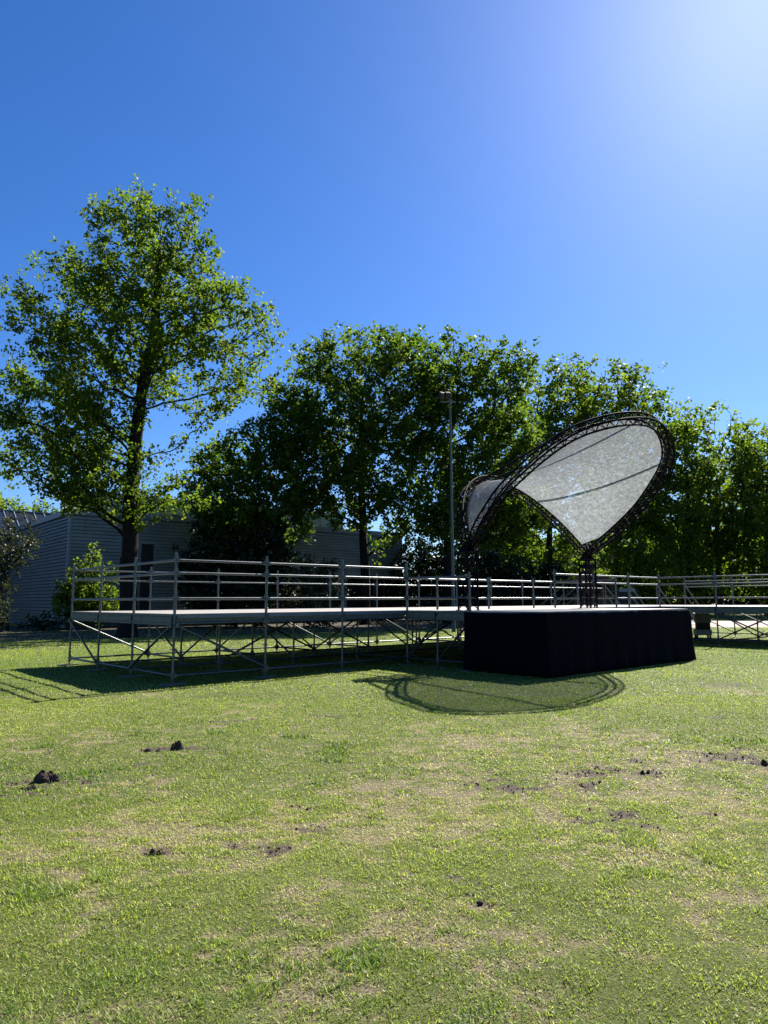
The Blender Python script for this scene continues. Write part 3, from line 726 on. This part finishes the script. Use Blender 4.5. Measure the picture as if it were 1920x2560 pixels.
# ------------------------------------------------------------------ corrugated building
bc = at_depth(176, 1271, 44.0); HB = bc.z
e_ = at_depth(1003, 1333, 1.0); rr = e_.x
best = None
for k in range(200, 700):
    a = k / 1000; 
    L_ = (rr * 44 - bc.x) / (math.cos(a) - rr * math.sin(a)); pz = 44 + L_ * math.sin(a)
    z_ = CAMH + (at_depth(1003, 1333, pz).z - CAMH)
    if best is None or abs(z_ - HB) < best[0]: best = (abs(z_ - HB), a, L_)
BA, BL = best[1], best[2]
print('building angle', math.degrees(BA), 'length', BL, 'height', HB)
bld = empty('corrugated_hall', (bc.x, 44, 0), BA); tag(bld, 'grey ribbed metal hall with glazed roof strip behind the tall oak', 'building')
def s_at(px):   # position along the long wall seen at photo column px
    q = at_depth(px, 1490, 1.0).x
    return (q * 44 - bc.x) / (math.cos(BA) - q * math.sin(BA))
def ribs(m, x0, x1, z0, z1, y=0.0, sg=-1, axis='x'):
    pit = .22; prof = []
    z = z0; 
    while z < z1 - .02:
        zt = min(z + pit, z1); prof += [(z, 0), (z + .02 * (zt > z + .05), -.055), (max(z + .03, zt - .06), -.045), (zt, 0)]; z = zt
    pr = []
    for q in prof:
        if not pr or abs(q[0] - pr[-1][0]) > 1e-4 or abs(q[1] - pr[-1][1]) > 1e-4: pr.append(q)
    vs = []
    for (zz_, d_) in pr:
        for xx in (x0, x1): vs.append((xx, y + d_, zz_) if axis == 'x' else (y + d_, xx, zz_))
    m.add(vs, [(2 * i, 2 * i + 1, 2 * i + 3, 2 * i + 2) for i in range(len(pr) - 1)])
dx0, dx1 = s_at(346), s_at(383); DZ = at_depth(365, 1357, 44 + dx0 * math.sin(BA)).z
px0 = s_at(866); PZ = at_depth(950, 1432, 44 + px0 * math.sin(BA)).z
m = MB(); ribs(m, .1, dx0, .35, HB - .35); ribs(m, dx0, dx1, DZ, HB - .35); ribs(m, dx1, px0, .35, HB - .35); ribs(m, px0, BL - .08, PZ, HB - .35)
m.build('long_wall', M_clad, bld)
SL = 17.0
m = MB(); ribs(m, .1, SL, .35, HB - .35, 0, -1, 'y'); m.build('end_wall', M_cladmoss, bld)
m = MB(); m.bx(-.06, .1, -.06, .1, 0, HB - .3); m.build('corner_trim', M_trim, bld)
m = MB(); m.bx(BL - .08, BL + .06, -.06, .1, 0, HB - .3); m.build('corner_trim', M_trim, bld)
m = MB(); m.bx(-.10, BL + .10, -.10, .25, HB - .36, HB); m.bx(-.10, .25, .25, SL, HB - .36, HB); m.build('roof_edge', M_trim, bld)
m = MB(); m.bx(.12, px0, .02, .3, 0, .34); m.bx(.02, .3, .3, SL, 0, .34); m.build('plinth', M_conc, bld)
m = MB(); m.bx(.26, BL, .26, SL, HB - .5, HB - .1); m.build('roof', M_slate, bld)
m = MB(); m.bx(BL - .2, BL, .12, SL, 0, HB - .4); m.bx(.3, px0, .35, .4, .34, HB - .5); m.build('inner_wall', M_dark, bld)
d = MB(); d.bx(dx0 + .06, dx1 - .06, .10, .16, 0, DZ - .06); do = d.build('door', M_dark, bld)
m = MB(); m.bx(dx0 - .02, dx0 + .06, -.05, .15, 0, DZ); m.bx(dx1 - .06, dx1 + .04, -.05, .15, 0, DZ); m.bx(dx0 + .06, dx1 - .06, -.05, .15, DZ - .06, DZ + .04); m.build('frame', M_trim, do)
# seam between cladding sheets and a thin downpipe
m = MB(); sx = s_at(300); m.bx(sx - .03, sx + .03, -.045, .0, .35, HB - .36); m.build('joint_strip', M_trim, bld)
m = MB(); sx = s_at(203); m.bx(sx - .015, sx + .015, -.05, -.02, HB - 1.7, HB - .5); m.build('cable_conduit', M_dark, bld)
# porch at right end
m = MB(); m.bx(px0, BL - .08, -.09, .22, PZ - .38, PZ); m.build('porch_beam', M_trim, bld)
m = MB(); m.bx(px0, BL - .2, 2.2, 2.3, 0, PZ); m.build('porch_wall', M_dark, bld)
for q in (936, 941, 961, 988):
    m = MB(); sx = s_at(q); m.bx(sx - .06, sx + .06, .02, .14, 0, PZ - .38); m.build('porch_post', M_lamp, bld)
m = MB(); sx = s_at(878); m.bx(sx - .25, sx + .25, 2.12, 2.19, .1, 2.1); m.build('porch_door', M_yellow, bld)
m = MB(); sx = s_at(943); zl = at_depth(943, 1390, 44 + sx * math.sin(BA)).z; m.tube((sx, -.02, zl - .9), (sx - .5, -1.3, zl), .03, 6); m.tube((sx - .5, -1.3, zl), (sx - .62, -1.55, zl - .02), .08, 8); m.build('wall_lamp', M_dark, bld)
# glazed roof strip
RH = 1.2; x0_, x1_ = .6, s_at(868)
rl = MB(); rl.bx(x0_, x1_, .70, .74, HB, HB + RH); 
rl.add([(x0_, .70, HB), (x0_, .70, HB + RH), (x0_, 4.5, HB + RH), (x0_, 4.5, HB), (x0_ - 1.0, 2.6, HB)], [(0, 1, 2, 3)]); ro = rl.build('roof_glazing', M_poly, bld)
m = MB(); nmul = 19
for k in range(nmul + 1):
    xx = x0_ + (x1_ - x0_) * k / nmul; m.bx(xx - .035, xx + .035, .64, .69, HB, HB + RH)
m.bx(x0_ - .04, x1_ + .04, .62, .69, HB + RH, HB + RH + .08); m.bx(x0_, x1_, .63, .685, HB + .002, HB + .07); m.build('glazing_bar', M_trim, ro)
m = MB()
for k in range(7):
    xx = x0_ + 1.2 + (x1_ - x0_) * k / 7; m.tube((xx, 1.0, HB), (xx + 1.1, 1.0, HB + RH), .04, 6); m.tube((xx + .3, 1.0, HB), (xx + 1.4, 1.0, HB + RH), .04, 6)
m.build('roof_brace', M_dark, ro)
m = MB(); m.bx(x0_, x1_, 4.4, 4.5, HB, HB + RH); m.build('back_glazing', M_poly, ro)

# neighbouring dark glass roof on the left
p = at_depth(0, 1400, 66); root = empty('glass_roofed_building', (p.x - 9, 66, 0), BA); tag(root, 'dark glass roofed building at far left behind the metal hall', 'building')
z1_ = at_depth(60, 1308, 66).z; z2_ = at_depth(20, 1250, 66).z
m = MB(); m.bx(-6, 17, 0, 9, 0, z1_); m.build('wall', M_slate, root)
m = MB(); m.add([(-6, -.2, z1_), (17, -.2, z1_ + .0), (17, 3.2, z2_), (-6, 3.2, z2_), (-6, 9, z1_), (17, 9, z1_)], [(0, 1, 2, 3), (3, 2, 5, 4), (1, 5, 2), (0, 3, 4)]); m.build('glass_roof', M_glassdark, root)
m = MB()
for k in range(24): m.beam((-6 + k * .98, -.25, z1_ + .04), (-6 + k * .98, 3.2, z2_ + .05), .09, .07)
m.beam((-6, 3.2, z2_ + .06), (17, 3.2, z2_ + .06), .2, .12); m.build('roof_bar', M_trim, root)

# brick building glimpsed behind the right tower
p = at_depth(1380, 1400, 88); z1_ = at_depth(1430, 1374, 88).z
root = empty('brick_building', (p.x - 2, 88, 0), .12); tag(root, 'brown brick building with pale eaves glimpsed behind the right tower', 'building')
m = MB(); m.bx(0, 11, 0, 8, 0, z1_ - .35); m.build('wall', M_brick, root)
m = MB(); m.bx(-.2, 11.2, -.25, 8.2, z1_ - .35, z1_); m.build('eaves', M_conc, root)
for xx in (2.2, 5.4, 8.6):
    m = MB(); m.bx(xx - .6, xx + .6, -.03, .06, z1_ - 2.6, z1_ - 1.1); wo = m.build('window', M_glassdark, root)
    m = MB(); m.bx(xx - .68, xx + .68, -.08, -.04, z1_ - 2.7, z1_ - 2.6); m.build('sill', M_conc, wo)
# shed
p = at_depth(1567, 1480, 62); zs = at_depth(1567, 1471, 62).z
root = empty('shed', (p.x, 62, 0), .2); tag(root, 'low dark shed with dull pale fascia seen through the right rails', 'shed')
m = MB(); m.bx(-1.1, 1.1, 0, 2.2, 0, zs - .3); m.build('shed_wall', M_olive, root)
m = MB(); m.bx(-.75, .75, -.09, -.02, zs - .3, zs); m.build('fascia', M_cabgrey, root)
m = MB(); m.bx(-1.2, 1.2, -.015, 2.3, zs - .29, zs - .2); m.build('shed_roof', M_slate, root)

# ------------------------------------------------------------------ trees
F_T = FPX
def blob(px, py, rx, ry, Y, dY=0.0, dens=1.0):
    c_ = at_depth(px, py, Y + dY); k = (Y + dY) / FPX
    return (c_.x, c_.y, c_.z, rx * k, rx * k * .85, ry * k, dens)
def grow(trunk, bl, natt, step, seed, inf=6.0, killf=1.7, gap=.42, gscale=1.6):
    g = random.Random(seed); nr = np.random.default_rng(seed)
    vols = np.array([b_[3] * b_[4] * b_[5] * b_[6] for b_ in bl]); pr = vols / vols.sum(); att = []
    from mathutils import noise as mn
    tries = 0
    while len(att) < natt and tries < natt * 8:
        tries += 1
        b_ = bl[nr.choice(len(bl), p=pr)]; d_ = nr.normal(0, 1, 3); d_ /= np.linalg.norm(d_); r_ = nr.uniform(.12, 1) ** .42
        p = Vector((b_[0] + d_[0] * r_ * b_[3], b_[1] + d_[1] * r_ * b_[4], b_[2] + d_[2] * r_ * b_[5]))
        if mn.noise(p / gscale + Vector((seed, 0, 0))) * .5 + .5 < gap: continue
        att.append(p)
    nodes = [Vector(p) for p in trunk]; par = [i - 1 for i in range(len(nodes))]
    alive = att[:]; ax0 = Vector(trunk[-1])
    for it in range(160):
        kd = kdtree.KDTree(len(nodes))
        for i, p in enumerate(nodes): kd.insert(p, i)
        kd.balance(); acc = {}; rest = []
        for a in alive:
            lowq = .38 * math.hypot(a.x - ax0.x, a.y - ax0.y) * max(0, 1 - it / 22)
            co, i, _d = kd.find(a - Vector((0, 0, lowq))); dd = (a - nodes[i]).length
            if dd < step * killf: continue
            rest.append(a)
            if dd < inf * (1 if it > 26 else 9): 
                v = acc.get(i); dv = (a - nodes[i]).normalized(); acc[i] = dv if v is None else v + dv
        alive = rest
        if not acc: break
        n0 = len(nodes)
        for i, dv in acc.items():
            if dv.length < 1e-3: continue
            dv = dv.normalized()
            if par[i] >= 0:
                pd = (nodes[i] - nodes[par[i]])
                if pd.length > 0: dv = (dv + pd.normalized() * .35).normalized()
            dv = (dv + Vector((g.uniform(-1, 1), g.uniform(-1, 1), g.uniform(-1, 1))) * .32).normalized()
            nodes.append(nodes[i] + dv * step); par.append(i)
        if len(nodes) > natt * 5: break
    return nodes, par
def radii(nodes, par, tip=.016, ex=2.25, r0=.35, nt_=1):
    n = len(nodes); ch = [0] * n; acc = [0.0] * n
    order = list(range(n))
    for i in range(n - 1, -1, -1):
        r = tip ** ex if acc[i] == 0 else acc[i]
        acc[i] = r
        if par[i] >= 0: acc[par[i]] += r
    rr_ = [a ** (1 / ex) for a in acc]; sc_ = min(1.0, .56 * r0 / max(rr_[nt_:] + [tip]))
    out = [max(tip * .8, r * (sc_ if r > tip * 3 else 1)) for r in rr_]
    for i in range(nt_): out[i] = r0 * (1 - .62 * (i / max(1, nt_ - 1)) ** 1.15)
    return out
def branch_mesh(name, nodes, par, rad, m_, minr=0.0, flare=True):
    vs = []; lp = []; 
    NS = 6; P = np.array([tuple(p) for p in nodes]); n = len(nodes)
    idx = [i for i in range(n) if par[i] >= 0 and rad[i] >= minr]
    for i in idx:
        p, q = nodes[par[i]], nodes[i]; r0, r1 = min(rad[par[i]], rad[i] * 1.3), rad[i]
        ns = 12 if r1 > .12 else (6 if r1 > .04 else 4)
        M = (q - p).to_track_quat('Z', 'Y').to_matrix(); b0 = len(vs)
        q2 = q + (q - p).normalized() * r1 * .3
        for (c_, r_) in ((p, r0), (q2, r1)):
            for j in range(ns):
                a = 2 * math.pi * j / ns; w_ = 1 + (.10 * math.sin(3 * a + c_.z * 1.3) if r_ > .12 else 0)
                vs.append(c_ + M @ Vector((r_ * w_ * math.cos(a), r_ * w_ * math.sin(a), 0)))
        for j in range(ns): lp.append((b0 + j, b0 + (j + 1) % ns, b0 + ns + (j + 1) % ns, b0 + ns + j))
    me = bpy.data.meshes.new(name); me.from_pydata(vs, [], lp); me.polygons.foreach_set('use_smooth', [True] * len(lp)); me.materials.append(m_); return me
def leaves(name, sites, per, spread, size, seed, m_, flat=.85, clumpvar=True):
    g = np.random.default_rng(seed); P = np.array(sites, dtype=float); ns = len(P)
    cv = g.uniform(0, 1, ns); k = np.maximum(1, (per * g.uniform(.5, 1.5, ns)).astype(int)); idx = np.repeat(np.arange(ns), k); n = len(idx)
    c_ = P[idx] + np.clip(g.normal(0, 1, (n, 3)), -2.2, 2.2) * np.array([spread, spread, spread * flat])
    d_ = g.normal(0, 1, (n, 3)); d_[:, 2] *= .7; d_ /= np.linalg.norm(d_, axis=1)[:, None]
    e = g.normal(0, 1, (n, 3)); s_ = np.cross(d_, e); s_ /= np.linalg.norm(s_, axis=1)[:, None]
    nn = np.cross(d_, s_); L = (size * g.uniform(.6, 1.3, n))[:, None]; W = L * g.uniform(.65, .95, (n, 1))
    vs = np.stack([c_ - d_ * L * .5, c_ + s_ * W * .5 + nn * L * .10 + d_ * L * .08, c_ + d_ * L * .5, c_ - s_ * W * .5 + nn * L * .10 + d_ * L * .08], 1)
    rnd = np.clip(.30 * g.uniform(0, 1, n) + .45 * cv[idx] + .25 * g.beta(2, 2, n), 0, 1)
    base = np.arange(n)[:, None] * 4; lp = (base + np.array([[0, 1, 2, 3]])).ravel()
    return np_mesh(name, vs.reshape(-1, 3), lp, np.arange(n) * 4, m_, {'rnd': ('FLOAT', 'FACE', rnd)})
def tree(name, label, cat, trunk, bl, natt, r0, seed, lm, per=40, group=None, gap=.42, k=1.0, gscale=1.0, small=False):
    """trunk: list of world points from the ground up; all detail sizes follow the tree's distance"""
    b0 = Vector(trunk[0]); D = b0.y; step = .0125 * D * k; spread = .0068 * D * k; size = .0046 * D * (k if small else 1); tip = .00042 * D; leafr = tip * (6 if small else 4.2)
    pts = [b0]
    for a, c_ in zip(trunk[:-1], trunk[1:]):
        a, c_ = Vector(a), Vector(c_); n = max(1, int((c_ - a).length / step)); pts += [a.lerp(c_, (q + 1) / n) for q in range(n)]
    nodes, par = grow(pts, bl, natt, step, seed, inf=step * 9, gap=gap, gscale=.05 * D * gscale); rad = radii(nodes, par, tip, 1.97, r0, len(pts))
    loc = Vector((b0.x, b0.y, 0)); nodes = [p - loc for p in nodes]; rad[0] *= 1.25
    root = empty(name, loc); tag(root, label, cat, group)
    link('trunk', branch_mesh('trunk', nodes, par, rad, M_bark, .0), root)
    N0 = len(pts); sites = [tuple(nodes[i]) for i in range(N0, len(nodes)) if rad[i] < leafr]
    sites += [tuple((nodes[i] + nodes[par[i]]) / 2) for i in range(N0, len(nodes)) if rad[i] < leafr * .6 and random.random() < .4]
    gg = np.random.default_rng(seed + 7); SP = np.repeat(np.array(sites), 3, 0); SP = SP[gg.uniform(0, 1, len(SP)) < .8]
    SP = SP + np.clip(gg.normal(0, 1, SP.shape), -2, 2) * spread * 1.15
    link('crown', leaves('crown', SP, per / 2.4, spread * .52, size * 1.12, seed + 100, lm), root)
    print(name, 'nodes', len(nodes), 'sites', len(sites), 'rmax', max(rad[N0:])); return root
def tr(L, Y, dY=0): # trunk polyline from photo columns/rows at one distance
    out = [];
    for k, (x_, y_) in enumerate(L):
        p = at_depth(x_, y_, Y + dY); out.append((p.x, p.y, 0 if k == 0 else p.z))
    return out
TG = 'trees behind the platform'
# 1 tall oak
Y = 32
tree('oak_tree', 'tallest tree, open crowned oak with dark trunk left of centre', 'tree',
     tr([(318, 1585), (322, 1400), (330, 1230), (338, 1100), (357, 969), (386, 824), (396, 708), (400, 640)], Y),
     [blob(360, 560, 150, 95, Y, 0, 1.1), blob(465, 600, 100, 110, Y, -.5, 1.1), blob(245, 520, 60, 62, Y, 0, 1.2), blob(340, 500, 70, 45, Y, 0, 1.2), blob(480, 535, 80, 45, Y, .5, 1), blob(165, 640, 60, 65, Y, .5, 1), blob(55, 725, 75, 65, Y, 0, .9), blob(400, 720, 230, 120, Y, 0, .9), blob(180, 720, 130, 110, Y, 1), blob(85, 800, 100, 110, Y, -.5),
      blob(600, 830, 110, 110, Y, .5), blob(640, 950, 80, 80, Y, -.5, .8), blob(330, 880, 240, 120, Y, 0, .7), blob(70, 960, 110, 90, Y, 1), blob(170, 1060, 190, 110, Y, -1, .9), blob(-30, 1090, 90, 110, Y, .5), blob(520, 1000, 110, 60, Y, 1, .5),
      blob(500, 900, 110, 90, Y, -1.5, .8), blob(240, 1215, 170, 60, Y, -1, 1.5), blob(470, 1240, 90, 45, Y, -.5, 1.2), blob(60, 1160, 110, 60, Y, 1.2, .7), blob(400, 1160, 90, 60, Y, -.8, .6), blob(700, 800, 38, 50, Y, 0, .7), blob(590, 720, 60, 60, Y, 0, .6)],
     2700, .40, 11, M_oak, 26, TG, gap=.45, k=1.02)
# 2 middle tree with fork
Y = 48
tree('maple_tree', 'broad dense green tree in the middle with its trunk before the metal wall', 'tree',
     tr([(914, 1570), (912, 1400), (908, 1340), (905, 1250), (900, 1120), (905, 1010)], Y),
     [blob(900, 880, 130, 85, Y), blob(800, 950, 110, 110, Y, 1), blob(1000, 930, 110, 95, Y, -1), blob(760, 1080, 110, 120, Y, -1), blob(900, 1060, 180, 140, Y, 0), blob(1020, 1090, 100, 120, Y, 1), blob(830, 1210, 150, 90, Y, -1.5),
      blob(990, 1230, 120, 90, Y, -1), blob(1060, 1310, 60, 45, Y, 1), blob(880, 1290, 90, 40, Y, -1.5, .5), blob(700, 960, 60, 70, Y, 1), blob(960, 860, 100, 50, Y, 2), blob(1060, 1000, 80, 110, Y, 2)],
     2600, .34, 23, M_leaf, 32, TG, gap=.34)
# 3 forked tree behind lamp mast
Y = 50
tree('forked_tree', 'tall forked tree with dark trunk right behind the lamp mast', 'tree',
     tr([(1122, 1560), (1120, 1400), (1120, 1180), (1122, 1090)], Y),
     [blob(1130, 880, 90, 65, Y), blob(1230, 910, 80, 70, Y, 1), blob(1270, 950, 60, 70, Y, 0), blob(1180, 990, 120, 100, Y, -1, .8), blob(1270, 1090, 100, 110, Y, 1), blob(1140, 1120, 110, 100, Y, -1, .8), blob(1200, 1240, 120, 110, Y, 1),
      blob(1110, 1280, 90, 80, Y, -2), blob(1290, 1270, 90, 90, Y, 2), blob(1080, 950, 70, 80, Y, 2), blob(1300, 900, 50, 40, Y, 1), blob(1120, 930, 70, 60, Y, -1), blob(1060, 860, 50, 40, Y, 1), blob(1170, 1190, 70, 60, Y, 2), blob(1170, 1270, 70, 60, Y, 3), blob(1230, 1330, 70, 60, Y, 3)],
     2700, .42, 31, M_leaf, 32, TG, gap=.33)
# 4 dark tree between oak and middle tree
Y = 46
tree('dark_tree', 'low dark round tree between the tall oak and the middle tree', 'tree',
     tr([(650, 1560), (650, 1400), (645, 1300)], Y),
     [blob(640, 1120, 100, 90, Y), blob(560, 1170, 90, 90, Y, 1), blob(715, 1080, 80, 100, Y, 0), blob(690, 1220, 120, 110, Y, -1), blob(580, 1280, 110, 90, Y, -1.5), blob(690, 1340, 100, 60, Y, 1, .7), blob(500, 1210, 60, 80, Y, 0)],
     2000, .30, 41, M_leaf, 36, TG, gap=.33)
Y = 45
tree('holly_bush', 'tall nearly black holly bush against the metal wall, left of the middle tree', 'bush',
     tr([(590, 1566), (590, 1500)], Y), [blob(530, 1400, 90, 90, Y), blob(640, 1400, 110, 90, Y, .5), blob(600, 1330, 120, 70, Y, 1), blob(590, 1480, 150, 60, Y)],
     1500, .12, 43, M_ever, 60, None, gap=.25, small=True, k=.8)
Y = 44
tree('laurel_bush', 'glossy speckled bush by the porch behind the left guard rails', 'bush',
     tr([(760, 1570), (760, 1530)], Y), [blob(790, 1440, 70, 60, Y), blob(730, 1480, 80, 60, Y, .5), blob(800, 1500, 70, 50, Y, -.3)],
     650, .06, 47, M_grey, 42, None, gap=.3, small=True, k=.8)
# dark hedge behind the lamp mast
Y = 60
tree('yew_hedge', 'nearly black hedge to the right of the metal hall', 'hedge',
     tr([(1080, 1556), (1080, 1500)], Y), [blob(1060, 1400, 90, 90, Y), blob(1060, 1480, 100, 60, Y), blob(1190, 1440, 110, 90, Y, 1), blob(1180, 1500, 120, 50, Y), blob(1330, 1470, 120, 70, Y, 2), blob(1330, 1510, 120, 40, Y, 1)],
     1500, .15, 53, M_ever, 60, None, gap=.2, small=True, k=.8)
# 5-6 behind the canopy
Y = 66
tree('slender_tree', 'slender many stemmed tree rising behind the canopy, left of the dense yellow green one', 'tree',
     tr([(1370, 1550), (1375, 1300), (1385, 1120)], Y),
     [blob(1390, 960, 75, 75, Y), blob(1340, 1000, 60, 70, Y), blob(1440, 1040, 90, 90, Y, 1), blob(1380, 1130, 110, 110, Y, -1), blob(1380, 1270, 120, 100, Y), blob(1350, 1390, 100, 60, Y), blob(1300, 1060, 80, 110, Y, 2), blob(1430, 930, 60, 45, Y), blob(1230, 1340, 80, 70, Y, 1), blob(1290, 1400, 90, 50, Y, 1)],
     2000, .34, 61, M_oak, 29, TG, gap=.38)
Y = 70
tree('lime_tree', 'dense yellow green tree showing above the canopy arch', 'tree',
     tr([(1545, 1548), (1545, 1300), (1535, 1130)], Y),
     [blob(1510, 940, 90, 55, Y), blob(1580, 980, 85, 75, Y), blob(1460, 970, 60, 60, Y), blob(1620, 1050, 60, 70, Y, 1), blob(1540, 1080, 130, 110, Y, -1), blob(1550, 1230, 120, 110, Y), blob(1560, 1380, 100, 80, Y, -1), blob(1660, 1060, 55, 60, Y, 1), blob(1650, 1180, 60, 90, Y, 1)],
     2100, .45, 67, M_oak, 30, TG, gap=.38)
# right hand trees
Y = 72
rt = tree('young_tree', 'bright green tree just right of the canopy arch', 'tree',
     tr([(1722, 1552), (1718, 1350), (1720, 1200)], Y),
     [blob(1700, 1075, 60, 60, Y), blob(1720, 1180, 90, 100, Y), blob(1660, 1330, 90, 110, Y, -1), blob(1740, 1330, 90, 110, Y, 1), blob(1700, 1440, 110, 50, Y, 0, .7)],
     1700, .42, 71, M_yleaf, 30, TG, gap=.34)
Y = 76
tree('feathery_tree', 'loose feathery yellow green tree with wispy top at the right', 'tree',
     tr([(1800, 1550), (1795, 1350), (1790, 1240)], Y),
     [blob(1785, 1060, 60, 65, Y), blob(1745, 1100, 50, 60, Y), blob(1840, 1110, 65, 60, Y), blob(1800, 1190, 110, 90, Y, 1), blob(1810, 1330, 110, 110, Y, -1), blob(1800, 1440, 100, 50, Y, 0, .7), blob(1735, 1050, 50, 60, Y), blob(1835, 1062, 60, 50, Y), blob(1690, 1050, 50, 50, Y)],
     1900, .40, 73, M_yleaf, 24, TG, gap=.38)
Y = 73
tree('edge_tree', 'yellow green tree cut off by the right edge of the photo', 'tree',
     tr([(1925, 1551), (1920, 1350), (1915, 1240)], Y),
     [blob(1900, 1115, 75, 50, Y), blob(1865, 1090, 55, 45, Y, -1), blob(1855, 1160, 70, 80, Y, -2), blob(1860, 1280, 70, 90, Y, -2), blob(1980, 1090, 90, 80, Y), blob(1920, 1210, 110, 90, Y, 1), blob(2040, 1200, 110, 120, Y), blob(1920, 1350, 110, 110, Y, -1), blob(2040, 1380, 120, 110, Y), blob(1910, 1440, 100, 50, Y, 0, .7)],
     2100, .42, 79, M_yleaf, 28, TG, gap=.37)
# understorey
Y = 66
tree('hazel_bush', 'sunlit green bush glowing under the trees right of the right tower', 'bush',
     tr([(1630, 1555), (1630, 1500)], Y), [blob(1625, 1410, 55, 50, Y), blob(1640, 1470, 45, 40, Y), blob(1600, 1450, 50, 40, Y, 1)],
     500, .07, 83, M_oak, 34, None, gap=.35, small=True, k=.8)
Y = 76
tree('maple_sapling', 'small sunlit sapling seen left of the right tower', 'tree',
     tr([(1435, 1545), (1432, 1460)], Y), [blob(1430, 1420, 38, 34, Y), blob(1400, 1360, 55, 45, Y, 1)],
     300, .07, 89, M_oak, 34, None, gap=.35, small=True, k=.8)
# far wall of trees: copies of two of the trees above, standing further back
def copy_tree(src, loc, sc, rz, label):
    o = src.copy(); C.objects.link(o); o.location = loc; o.scale = (sc, sc, sc); o.rotation_euler = (0, 0, rz); o['label'] = label
    for ch in src.children:
        c_ = ch.copy(); C.objects.link(c_); c_.parent = o
    return o
def far(px, Y, sc, rz, label):
    p = at_depth(px, 1500, Y); return copy_tree(rt, (p.x, Y, 0), sc, rz, label)
far(1300, 92, .95, 1.0, 'shadowy tree furthest back between the two black towers')
far(1620, 98, 1.05, 2.2, 'shadowy tree far back behind the right side of the canopy')
far(1760, 92, .9, 3.5, 'shadowy tree far back between the bright green and feathery trees')
far(1880, 96, 1.05, 4.4, 'shadowy tree far back between feathery tree and right edge')
far(2060, 90, 1.1, 5.2, 'shadowy tree far back beyond the right edge tree')
far(1480, 104, 1.0, .4, 'shadowy tree far back behind the right tower')
Y = 92
tree('laurel_hedge', 'long dark hedge closing the view low behind the right hand trees', 'hedge',
     tr([(1700, 1545), (1700, 1500)], Y), [blob(1480 + k * 80, 1470 + (k % 2) * 12, 80, 50, Y, (k % 3)) for k in range(8)] + [blob(1450 + k * 85, 1400, 60, 60, Y, 3 + (k % 3), .6) for k in range(7)],
     1900, .12, 97, M_ever, 50, None, gap=.22, small=True, k=.8)
# left side
Y = 84
tree('distant_tree', 'pale yellow green treetop at far left above the glass roof', 'tree',
     tr([(40, 1540), (40, 1330)], Y), [blob(30, 1260, 80, 40, Y), blob(-40, 1270, 70, 50, Y), blob(110, 1275, 50, 30, Y), blob(20, 1320, 110, 50, Y)],
     900, .4, 101, M_yleaf, 30, None, gap=.36, small=True, k=.8)
Y = 40
tree('silvery_shrub', 'twiggy silvery leaved shrub at the left edge before the metal hall', 'shrub',
     tr([(20, 1560), (15, 1480)], Y), [blob(20, 1350, 80, 50, Y), blob(60, 1300, 40, 30, Y), blob(-20, 1400, 70, 60, Y)],
     800, .08, 103, M_grey, 26, None, gap=.4, small=True, k=.8)
Y = 38
tree('round_bush', 'grey green rounded bush low at the left edge', 'bush',
     tr([(5, 1570), (5, 1540)], Y), [blob(0, 1520, 34, 38, Y), blob(-25, 1545, 50, 35, Y), blob(0, 1570, 20, 20, Y)],
     350, .05, 107, M_grey, 40, None, gap=.25, small=True, k=.8)
Y = 42.5
tree('lilac_bush', 'bright green leafy bush at the hall corner behind the left rails', 'bush',
     tr([(228, 1585), (228, 1540)], Y), [blob(245, 1410, 45, 40, Y), blob(225, 1450, 60, 40, Y), blob(225, 1500, 75, 45, Y), blob(170, 1530, 30, 40, Y), blob(270, 1420, 25, 25, Y), blob(160, 1480, 22, 14, Y), blob(290, 1500, 40, 35, Y)],
     1000, .06, 109, M_yleaf, 46, None, gap=.34, gscale=.9, small=True, k=.8)
Y = 40
tree('ground_ivy', 'low dark plants on the soil along the foot of the metal wall', 'plant',
     tr([(110, 1572), (110, 1568)], Y), [blob(90, 1562, 60, 12, Y), blob(140, 1556, 50, 12, Y, 1)],
     200, .03, 113, M_ever, 26, None, gap=.2, small=True, k=.8)
print('objects', len(bpy.data.objects))
